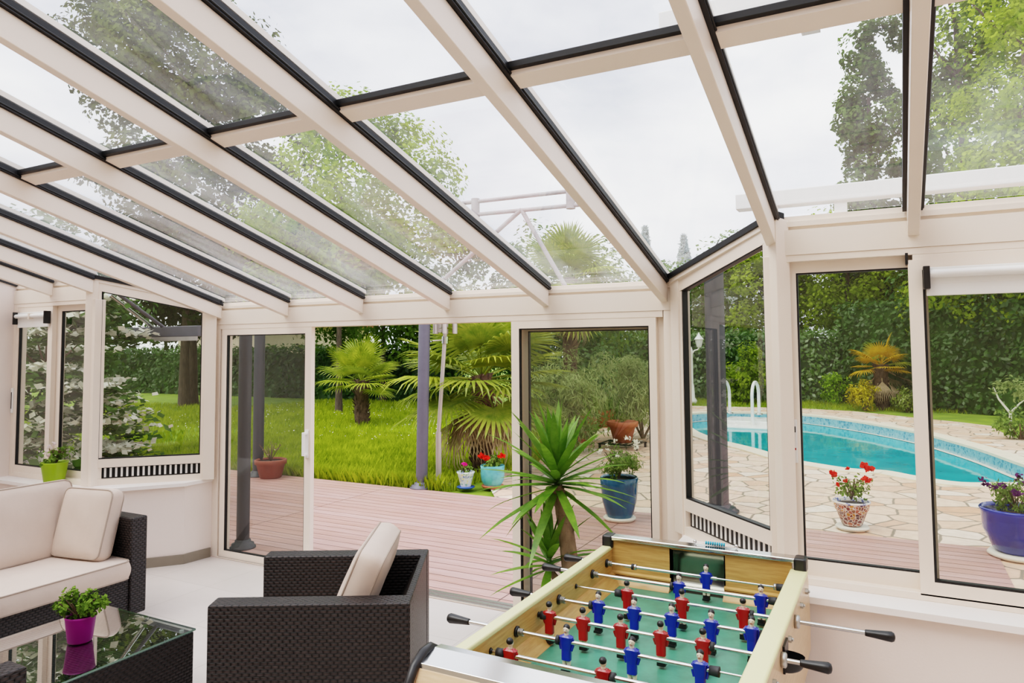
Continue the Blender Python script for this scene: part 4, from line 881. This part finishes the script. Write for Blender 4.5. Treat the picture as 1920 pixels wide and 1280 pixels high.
def rosette(name, c, n, L, w, lo, hi_):
    mb = MB(); c = Vector(c)
    for i in range(n):
        f = i/n; az = i*2.399+random.uniform(-.2, .2); el = hi_-(hi_-lo)*f+random.uniform(-.12, .12); l = L*random.uniform(.75, 1.1)*(1 if f > .15 else .8)
        h_ = Vector((math.cos(az), math.sin(az), 0)); s_ = Vector((-h_.y, h_.x, 0)); p = c+Vector((0, 0, .12*(1-f))); pts = []; e_ = el
        for k in range(8):
            pts.append(p.copy()); p = p+(h_*math.cos(e_)+Vector((0, 0, math.sin(e_))))*l/7; e_ -= (.015+.07*max(0, math.cos(el)))*random.uniform(.2, 1.3)*(.3+k*.2)
        prof = [.55, .8, .95, 1, .92, .72, .42, .03]; vs = []; up_ = Vector((0, 0, 1))
        for k, q in enumerate(pts): vs += [q-s_*w*prof[k], q-up_*w*.22*prof[k], q+s_*w*prof[k]]
        fs = []
        for k in range(7): fs += [(k*3, k*3+1, k*3+4, k*3+3), (k*3+1, k*3+2, k*3+5, k*3+4)]
        mb.add(vs, fs, 0, True)
    return obj(name, mb, 'leaf_yucca', t)
rosette('foliage', (-.09, 0, 1.0), 60, .56, .030, -.55, 1.45); rosette('foliage', (-.13, -.04, .5), 26, .40, .027, -.5, 1.35)

# ================================================================== FURNITURE
def rebase(t, loc):
    t.location = loc
    for ch in t.children: ch.matrix_parent_inverse = Matrix.Translation(-Vector(loc))
def cushion_mb(w, h, t, puff=.42, n=18, edge=.022):
    """pillow-like slab, w along x, h along y, thickness t along z, with piped edge rings returned separately"""
    mb = MB(); us = np.linspace(-1, 1, n+1)
    def pos(u, v, sgn):
        rr = edge*2.2
        x = u*w/2; y = v*h/2
        cu, cv = max(0, abs(u)*w/2-(w/2-rr)), max(0, abs(v)*h/2-(h/2-rr)); d_ = math.hypot(cu, cv)
        if cu > 0 and cv > 0 and d_ > rr: x = math.copysign(w/2-rr+cu*rr/d_, u); y = math.copysign(h/2-rr+cv*rr/d_, v)
        k = ((1-abs(u)**3.5)*(1-abs(v)**3.5)); z = t/2*((1-puff)+puff*k**.55)
        z += .004*math.sin(5*u+2.2*v)*math.cos(4*v-1.3*u)*k
        return (x, y, sgn*z)
    for sg in (1, -1):
        vs = [pos(u, v, sg) for v in us for u in us]; fs = []
        for j in range(n):
            for i in range(n):
                a = j*(n+1)+i; q = (a, a+1, a+n+2, a+n+1); fs.append(q if sg > 0 else q[::-1])
        mb.add(vs, fs, 0, True)
    per = [(i, 0) for i in range(n)]+[(n, i) for i in range(n)]+[(n-i, n) for i in range(n)]+[(0, n-i) for i in range(n)]
    tp = [Vector(pos(us[i], us[j], 1)) for i, j in per]; bt = [Vector(pos(us[i], us[j], -1)) for i, j in per]
    K = len(per); L = 5; rings = []
    for s in range(L+1):
        f = s/L; b_ = 1+.10*t*math.sin(PI*f)/max(w, h)*2
        rings.append([Vector((tp[i].lerp(bt[i], f).x*b_, tp[i].lerp(bt[i], f).y*b_, tp[i].lerp(bt[i], f).z)) for i in range(K)])
    vs = [p for r in rings for p in r]; fs = []
    for s in range(L):
        for i in range(K): fs.append((s*K+i, (s+1)*K+i, (s+1)*K+(i+1) % K, s*K+(i+1) % K))
    mb.add(vs, fs, 0, True)
    pp = MB()
    for ring in (tp, bt): pp.tube(list(ring)+[ring[0], ring[1]], .0055, 6, cap=False)
    return mb, pp
def cushion(name, label, w, h, t, mtx, group=None, puff=.42):
    o = thing(name, label, 'cushion', (0, 0, 0), 0, group); a, b_ = cushion_mb(w, h, t, puff)
    obj('cover', a, 'cushion', o); obj('piping', b_, 'piping', o); o.matrix_world = mtx; return o
def frame3(origin, x, y):
    x = Vector(x).normalized(); z = x.cross(Vector(y)).normalized(); y = z.cross(x)
    return Matrix(((x.x, y.x, z.x, origin[0]), (x.y, y.y, z.y, origin[1]), (x.z, y.z, z.z, origin[2]), (0, 0, 0, 1)))

def armchair(name, label):
    t = thing(name, label, 'armchair', (0, 0, 0), 0, 'rattan armchairs')
    for s in (-1, 1):
        y0, y1 = sorted((s*.335, s*.46)); obj('arm', MB().box(-.47, .47, y0, y1, .045, .72), 'rattan', t, .012)
    bk = MB().extrude([(-.468, -.335, .045), (-.468, -.335, .718), (-.435, -.335, .718), (-.215, -.335, .30), (-.215, -.335, .045)], (0, .67, 0)); obj('backrest', bk, 'rattan', t, .006)
    obj('seat_base', MB().box(-.216, .455, -.336, .336, .06, .30), 'rattan', t, .006)
    for x in (-.41, .41):
        for y in (-.40, .40): obj('leg', MB().box(x-.022, x+.022, y-.022, y+.022, 0, .046), 'black', t)
    return t
ch1 = armchair('rattan_armchair', 'dark rattan armchair facing the coffee table, back to the football table')
ch2 = copytree(ch1); ch2['label'] = 'dark rattan armchair of which only one arm corner shows at the bottom left'
ch1.location = (2.90, -1.70, 0); ch1.rotation_euler[2] = PI+.506
ch2.location = (2.18, -3.54, 0); ch2.rotation_euler[2] = PI/2
def chair_cushions(ch, la, lb):
    R_ = Matrix.Translation(ch.location) @ Matrix.Rotation(ch.rotation_euler[2], 4, 'Z')
    cushion('seat_cushion', la, .66, .66, .13, R_ @ Matrix.Translation((.10, 0, .368)), 'seat cushions', .2)
    th = .40
    m = frame3((-.165, 0, .655), (0, 1, 0), (-math.sin(th), 0, math.cos(th)))
    cushion('back_cushion', lb, .64, .52, .19, R_ @ m, 'back cushions', .35)
chair_cushions(ch1, 'cream seat cushion inside the middle rattan armchair', 'cream back cushion standing above the back of the middle rattan armchair')
cushion('seat_cushion', 'cream seat cushion of the bottom left armchair', .66, .66, .13, Matrix.Translation((2.18, -3.44, .368)) @ Matrix.Rotation(PI/2, 4, 'Z'), 'seat cushions', .2)
cushion('back_cushion', 'cream cushion with rounded end at the left frame edge by the armchair arm', .46, .46, .15, frame3((2.40, -3.34, .66), (0, -1, 0), (.22, 0, 1)), 'back cushions', .4)

so = thing('rattan_sofa', 'long dark rattan sofa with cream cushions under the left windows', 'sofa')
obj('arm', MB().box(-.16, .757, -1.378, -1.252, .045, .72), 'rattan', so, .012); obj('arm', MB().box(-.16, .757, -3.28, -3.155, .045, .72), 'rattan', so, .012)
obj('backrest', MB().extrude([(-.158, -3.155, .045), (-.158, -3.155, .718), (-.09, -3.155, .718), (.03, -3.155, .30), (.03, -3.155, .045)], (0, 1.777, 0)), 'rattan', so, .006)
obj('seat_base', MB().box(.0, .742, -3.156, -1.377, .05, .305), 'rattan', so, .006)
for x in (-.1, .69):
    for y in (-3.2, -1.32): obj('leg', MB().box(x-.022, x+.022, y-.022, y+.022, 0, .046), 'black', so)
rebase(so, (.3, -2.27, 0))
for yc, lb in ((-1.826, 'cream seat cushion at the far end of the sofa, beside its visible arm'), (-2.71, 'cream seat cushion at the near end of the sofa, cut by the frame edge')):
    cushion('seat_cushion', lb, .74, .882, .135, Matrix.Translation((.41, yc, .373)), 'seat cushions', .12)
cushion('back_cushion', 'large cream back cushion at the far end of the sofa under the lime pot', .84, .52, .17, frame3((.085, -1.83, .685), (0, 1, 0), (-.24, 0, .97)), 'back cushions', .35)
cushion('back_cushion', 'large cream back cushion at the near end of the sofa', .86, .52, .17, frame3((.085, -2.71, .685), (0, 1, 0), (-.24, 0, .97)), 'back cushions', .35)
ax = Vector((.986, .165, 0)); tl = 15*PI/180; nz_ = Vector((.165, -.986, 0))
cushion('scatter_cushion', 'square cream scatter cushion leaning against the sofa arm', .45, .47, .16, frame3(Vector((.40, -1.475, .672)), ax, Vector((0, 0, math.cos(tl)))-nz_*math.sin(tl)), 'back cushions', .38)

t = thing('coffee_table', 'low dark rattan coffee table with a glass top', 'coffee table', (0, 0, 0))
x0, x1, y0, y1 = 1.365, 2.17, -2.90, -1.955
obj('body', MB().box(x0+.006, x1-.006, y0+.006, y1-.006, .045, .385), 'rattan', t, .008)
obj('glass_top', MB().add([(x0, y0, .399), (x1, y0, .399), (x1, y1, .399), (x0, y1, .399)], [(0, 1, 2, 3)]), 'glass_table', t)
ge = MB(); 
for a, b_, c_, d_ in ((x0, x1, y0, y0+.002), (x0, x1, y1-.002, y1), (x0, x0+.002, y0, y1), (x1-.002, x1, y0, y1)): ge.box(a, b_, c_, d_, .3895, .3985)
obj('glass_edge', ge, pm('glass_edge_green', lin('#7F988C'), rough=.15), t)
for x in (x0+.05, x1-.05):
    for y in (y0+.05, y1-.05): obj('leg', MB().box(x-.02, x+.02, y-.02, y+.02, 0, .046), 'black', t); 
for x in (x0+.05, x1-.05):
    for y in (y0+.05, y1-.05): obj('spacer', MB().lathe([(.012, .385), (.012, .398), (0, .3981)], (x, y, 0), 12), 'white', t)
rebase(t, ((x0+x1)/2, (y0+y1)/2, 0))

# ================================================================== FOOTBALL TABLE
FT = thing('football_table', 'wooden table football game with red and blue players on steel rods', 'football table')
XA, XB, YF, YN = 4.235, 5.115, -1.065, -2.63; ZR = .806
def yz(mb, x0, x1, pts, m=0): return mb.extrude([(x0, y, z) for y, z in pts], (x1-x0, 0, 0), m)
prof = [(-1.06, .862), (-1.025, .83), (-1.0, .75), (-.985, .64), (-1.0, .5), (-2.70, .5), (-2.745, .60), (-2.73, .74), (-2.70, .83), (-2.66, .862)]
for a, b_, rail in ((4.19, XA, (4.186, 4.238)), (XB, 5.18, (5.108, 5.183))):
    inner = (XA-.012, XA) if a < 4.5 else (XB, XB+.012); outer = (4.19, XA-.012) if a < 4.5 else (XB+.012, 5.18)
    sp = MB(); yz(sp, *inner, [(YF, .862), (YF, .52), (YN, .52), (YN, .862)], 0); yz(sp, *outer, prof, 1)
    so_ = obj('side_panel', sp, ['wood', 'birch'], FT)
    obj('top_rail', MB().box(rail[0], rail[1], YN+.0, YF+.012, .852, .874), 'cream', FT, .008)
obj('playfield', MB().box(XA, XB, YN, YF, .66, .69), 'pitch', FT)
rm = MB()
for s, x in ((1, XA), (-1, XB)): rm.extrude([(x, YN, .69), (x+s*.055, YN, .6905), (x+s*.014, YN, .738), (x, YN, .744)], (0, YF-YN, 0))
obj('side_ramp', rm, 'wood', FT)
GL, GR = 4.545, 4.806
for yi, yo, nm in ((YF, -1.02, 'far'), (YN, -2.675, 'near')):
    mb = MB(); s = 1 if yo > yi else -1
    for xa, xb in ((XA, GL), (GR, XB)):
        mb.box(xa, xb, min(yi, yo), max(yi, yo), .66, .905)
        mb.extrude([(xa, yi, .728), (xa, yi-s*.013, .734), (xa, yi-s*.013, .742), (xa, yi, .75)], (xb-xa, 0, 0)); 
        q = MB().extrude([(xa, yi, .69), (xa, yi-s*.05, .6905), (xa, yi-s*.012, .728), (xa, yi, .73)], (xb-xa, 0, 0)); mb.add(q.v, q.f)
    mb.box(GL, GR, min(yi, yo), max(yi, yo), .893, .905)
    obj('end_panel', mb, 'wood', FT)
    g = MB(); n_ = 8; yb = yo+s*.045
    arc = [(yo+s*.045*math.sin(a), .69+.2*(1-math.cos(a))/2*2*.5+.0) for a in np.linspace(0, PI, n_)]
    pts = [(yo, .685), (yo+s*.03, .69), (yo+s*.045, .74), (yo+s*.045, .82), (yo+s*.03, .87), (yo, .894)]
    g.add([(x, y, z) for x in (GL, GR) for y, z in pts], [(i, i+1, i+1+len(pts), i+len(pts)) for i in range(len(pts)-1)], 0, True)
    g.box(GL-.006, GL, min(yi, yb), max(yi, yb), .685, .895); g.box(GR, GR+.006, min(yi, yb), max(yi, yb), .685, .895)
    g.box(GL, GR, min(yi, yb), max(yi, yb), .66, .688)
    obj('goal', g, 'goal', FT)
# chromed end cappings, corner caps and the shaped near end with its black edging
obj('end_capping', MB().box(4.20, 5.165, -1.082, -1.012, .903, .924), 'chrome', FT, .006)
mb = MB(); yz(mb, 4.20, 5.17, [(-2.615, .905), (-2.615, .922), (-2.655, .926), (-2.735, .905), (-2.742, .89), (-2.675, .905)]); obj('end_capping', mb, 'chrome', FT, .003)
mb = MB(); yz(mb, 4.20, 5.17, [(-2.675, .905), (-2.742, .892), (-2.80, .80), (-2.82, .66), (-2.80, .5), (-2.675, .5)]); obj('end_apron', mb, 'birch', FT, .004)
for x in (4.188, 5.172):
    ed = MB(); k_ = [(-2.62, .9), (-2.66, .925), (-2.70, .922), (-2.75, .895), (-2.79, .84), (-2.82, .76), (-2.832, .66), (-2.82, .5)]
    ed.tube([(x, y, z) for y, z in k_], .016, 8); obj('edge_trim', ed, 'black', FT)
    sd = MB(); yz(sd, x-.008, x+.012, [(-2.62, .86), (-2.62, .905), (-2.70, .92), (-2.75, .89), (-2.79, .83), (-2.82, .74), (-2.82, .5), (-2.62, .5)]); obj('end_cheek', sd, 'birch', FT)
for x in (4.212, 5.150): obj('corner_cap', MB().box(x-.026, x+.03, -1.088, -1.005, .858, .928), 'black', FT, .012)
def counter(y, z, xs, mat, x0, x1):
    c = obj('score_counter', MB().tube([(x0, y, z), (x1, y, z)], .0025, 6).ball((x0, y, z), .009).ball((x1, y, z), .009), 'steel', FT)
    for x in xs: obj('bead', MB().lathe([(.0025, -.0045), (.009, -.003), (.009, .003), (.0025, .0045)], (x, y, z), 12, axis='x'), mat, c)
counter(-1.03, .936, [4.715+.0108*i for i in range(9)], 'bead_b', 4.66, 4.86)
counter(-2.742, .916, [4.604+.0115*i for i in range(10)], 'bead_r', 4.588, 4.82)
# players
def player_mesh(kit, front):
    mb = MB(); s = front                       # front = -1 faces -y
    def slab(z0, z1, w0, w1, d0, d1, m, r=.35):
        n = 14; rings = []
        for z, w, d in ((z0, w0, d0), (z0*.5+z1*.5, (w0+w1)/2*1.01, (d0+d1)/2), (z1, w1, d1)):
            rings.append([(math.copysign(abs(math.cos(a))**r, math.cos(a))*w/2, math.copysign(abs(math.sin(a))**.6, math.sin(a))*d/2, z) for a in np.linspace(0, 2*PI, n, endpoint=False)])
        vs = [p for q in rings for p in q]; fs = [(i*n+k, i*n+(k+1) % n, (i+1)*n+(k+1) % n, (i+1)*n+k) for i in range(2) for k in range(n)]
        mb.add(vs, fs, m, True); mb.add(rings[0], [tuple(range(n-1, -1, -1))], m); mb.add(rings[-1], [tuple(range(n))], m)
    slab(-.030, .018, .038, .053, .024, .030, 0); slab(.018, .0235, .050, .030, .028, .020, 0)
    slab(-.066, -.030, .036, .037, .026, .024, 0)
    mb.tube([(0, 0, .02), (0, 0, .032)], .0085, 10, 1)
    mb.ball((0, 0, .0435), .0125, 1, 14, (.95, 1, 1.2)); 
    mb.ball((0, -s*.0035, .0500), .0132, 2, 14, (.99, .99, .95))
    mb.ball((0, s*.0125, .0425), .0025, 1, 8)                                   # nose
    for e_ in (-1, 1): mb.ball((e_*.0045, s*.0112, .0462), .0013, 2, 6); 
    mb.box(-.004, .004, s*.0112-.0008, s*.0112+.0008, .0362, .0372, 4)
    for e_ in (-1, 1):
        mb.tube([(e_*.0095, 0, -.064), (e_*.009, 0, -.088)], [.0085, .0075], 10, 3)
        mb.tube([(e_*.0245, 0, .012), (e_*.0255, 0, -.012), (e_*.021, s*.003, -.030)], [.007, .0065, .005], 8, 0)
    slab(-.104, -.084, .034, .033, .024, .020, 2); mb.box(-.016, .016, min(0, s*.02), max(0, s*.02), -.106, -.097, 2)
    return mb.mesh('player', [M[kit], M['skin'], M['black'], M['ivory'], M['red']])
PM = {'blue': player_mesh('blue', -1), 'red': player_mesh('red', 1)}
RY = [-1.15, -1.348, -1.55, -1.745, -1.945, -2.143, -2.345, -2.54]
ROD = {0: ('blue', [4.739]), 1: ('blue', [4.661, 5.021]), 2: ('red', [4.482, 4.728, 4.982]), 3: ('blue', [4.421, 4.579, 4.737, 4.895, 5.048]),
       4: ('red', [4.285, 4.433, 4.591, 4.750, 4.909]), 5: ('blue', [4.447, 4.702, 4.945]), 6: ('red', [4.317, 4.67]), 7: ('red', [4.68])}
HX = {0: 4.0, 1: 3.968, 3: 3.997, 5: 3.92, 2: 5.535, 4: 5.345, 6: 5.42, 7: 5.45}
def along(mb, x0, x1, y, r, n=12, m=0): return mb.tube([(x0, y, ZR), (x1, y, ZR)], r, n, m)
for i, (team, xs) in ROD.items():
    y = RY[i]; L_ = team == 'blue'; hx = HX[i]; mb = MB()
    if L_: along(mb, hx+.03, min(max(xs)+.05, 5.06), y, .0082); along(mb, min(max(xs)+.05, 5.06)-.01, 5.19, y, .0045, 8)
    else: along(mb, hx-.03, max(4.25, min(xs)-.03), y, .0082); along(mb, 4.20, max(4.25, min(xs)-.03)+.01, y, .0045, 8)
    rod = obj('rod', mb, 'chrome', FT)
    g = [(0, -.0), (.0115, .0), (.0125, .004), (.0145, .03), (.0185, .075), (.0195, .09), (.015, .099), (.006, .1025), (0, .103)]
    gp = MB().lathe([(r, z if not L_ else -z) for r, z in g], (hx-.1025 if not L_ else hx+.1025, y, ZR), 18, axis='x'); obj('grip', gp, 'black', rod)
    if L_:
        c = MB().lathe([(0, 0), (.021, 0), (.021, .007), (.012, .010), (.0, .010)], (XA, y, ZR), 18, axis='x'); obj('bushing', c, 'black', rod)
        sp = MB(); sp.tube([(XA+.01+.022*q/40, y+.0125*math.cos(q*.62), ZR+.0125*math.sin(q*.62)) for q in range(41)], .0022, 5); obj('spring', sp, 'nut', rod)
        nu = MB().lathe([(.0, .0), (.0125, 0), (.0125, .012), (0, .012)], (5.18, y, ZR), 6, axis='x', smooth=False).lathe([(0, .012), (.007, .012), (.006, .018), (0, .02)], (5.18, y, ZR), 10, axis='x'); obj('nut', nu, 'nut', rod)
        bx = {0: 5.058, 1: 5.052, 3: 5.078, 5: 4.976}[i]
        obj('bumper', MB().lathe([(.0, 0), (.0155, 0), (.0175, .03), (.0175, .034), (0, .034)], (bx, y, ZR), 16, axis='x'), 'darkgrey', rod)
        if i == 0:
            obj('collar', MB().lathe([(0, -.012), (.015, -.012), (.015, .0), (0, 0)], (bx, y, ZR), 16, axis='x'), 'nut', rod)
            obj('bumper', MB().lathe([(0, 0), (.0145, 0), (.0145, .012), (0, .012)], (4.37, y, ZR), 16, axis='x'), 'darkgrey', rod); obj('collar', MB().lathe([(0, 0), (.015, 0), (.015, .012), (0, .012)], (4.383, y, ZR), 16, axis='x'), 'steel', rod)
        elif i != 1 or True: obj('bumper', MB().lathe([(0, 0), (.017, 0), (.017, .013), (0, .013)], (min(xs)-.04, y, ZR), 16, axis='x'), 'darkgrey', rod)
    else:
        obj('bushing', MB().lathe([(0, 0), (.012, 0), (.007, .008), (0, .008)], (XA, y, ZR), 14, axis='x'), 'black', rod)
        bw = .028 if i in (2, 4, 6) else .02
        obj('bumper', MB().lathe([(0, 0), (.0165, 0), (.0165, bw), (0, bw)], (max(XA+.012, min(xs)-.026-bw), y, ZR), 16, axis='x'), 'darkgrey', rod)
        obj('bumper', MB().lathe([(0, 0), (.0165, 0), (.0165, .014), (0, .014)], (max(xs)+.027, y, ZR), 16, axis='x'), 'darkgrey', rod)
        obj('bearing', MB().lathe([(0, 0), (.026, 0), (.026, .016), (.02, .02), (0, .02)], (5.18, y, ZR), 20, axis='x'), 'nut', rod)
    for x in xs: link('player', PM[team], rod, (x, y, ZR))
cu = MB(); cu.box(5.18, 5.188, -1.905, -1.81, .74, .835)
n_ = 10; vs = []; 
for j in range(6):
    a = j/5*PI/2
    for k in range(n_+1): b_ = PI*k/n_; vs.append((5.188+.062*math.sin(b_)*math.cos(a*.55), -1.857+.046*math.cos(b_), .79-.045*math.sin(a)+(-.0)))
cu.add(vs, [(j*(n_+1)+k, j*(n_+1)+k+1, (j+1)*(n_+1)+k+1, (j+1)*(n_+1)+k) for j in range(5) for k in range(n_)], 0, True)
obj('ball_cup', cu, 'black', FT)
obj('cabinet', MB().box(4.20, 5.17, -2.67, -1.03, .42, .52), 'birch', FT)
for x in (4.27, 5.10):
    for y in (-2.6, -1.1): obj('leg', MB().box(x-.045, x+.045, y-.045, y+.045, 0, .43), 'birch', FT, .006)
rebase(FT, (4.685, -1.85, 0))
for n_, loc in (('swimming_pool', (4, 13, -.04)), ('awning_frame', (1.2, 3.72, 2.6)), ('folding_awning', (-2.5, 1.19, 2.0))):
    rebase(bpy.data.objects[n_], loc)

# ================================================================== LIGHT
w = bpy.data.worlds.new('overcast_sky'); S.world = w; w.use_nodes = True; nt = w.node_tree; nt.nodes.clear()
out = N(nt, 'ShaderNodeOutputWorld'); bg = N(nt, 'ShaderNodeBackground')
tc = N(nt, 'ShaderNodeTexCoord'); mp = N(nt, 'ShaderNodeMapping'); mp.inputs['Scale'].default_value = (1, 1, 2.2); nt.links.new(tc.outputs['Generated'], mp.inputs[0])
nz = N(nt, 'ShaderNodeTexNoise', inputs={'Scale': 2.2, 'Detail': 6., 'Roughness': .55}); nt.links.new(mp.outputs[0], nz.inputs['Vector'])
nt.links.new(ramp(nt, nz.outputs[0], [(.33, (.37, .39, .48)), (.5, (.62, .64, .72)), (.68, (1., 1., 1.))]), bg.inputs[0])
bg.inputs[1].default_value = SKY
nt.links.new(bg.outputs[0], out.inputs[0])
sl = bpy.data.lights.new('sun', 'SUN'); sl.energy = SUN; sl.angle = math.radians(35); sl.color = (1, .96, .9)
so2 = bpy.data.objects.new('sun', sl); COL.objects.link(so2); so2.rotation_euler = Vector((.35, .45, -.85)).to_track_quat('-Z', 'Y').to_euler()
S.view_settings.view_transform = 'Filmic'; S.view_settings.look = 'High Contrast'; S.view_settings.exposure = EXPO
S.cycles.max_bounces = 9; S.cycles.diffuse_bounces = 4; S.cycles.glossy_bounces = 4; S.cycles.transmission_bounces = 6; S.cycles.transparent_max_bounces = 20
S.cycles.caustics_reflective = False; S.cycles.caustics_refractive = False; S.cycles.use_denoising = True
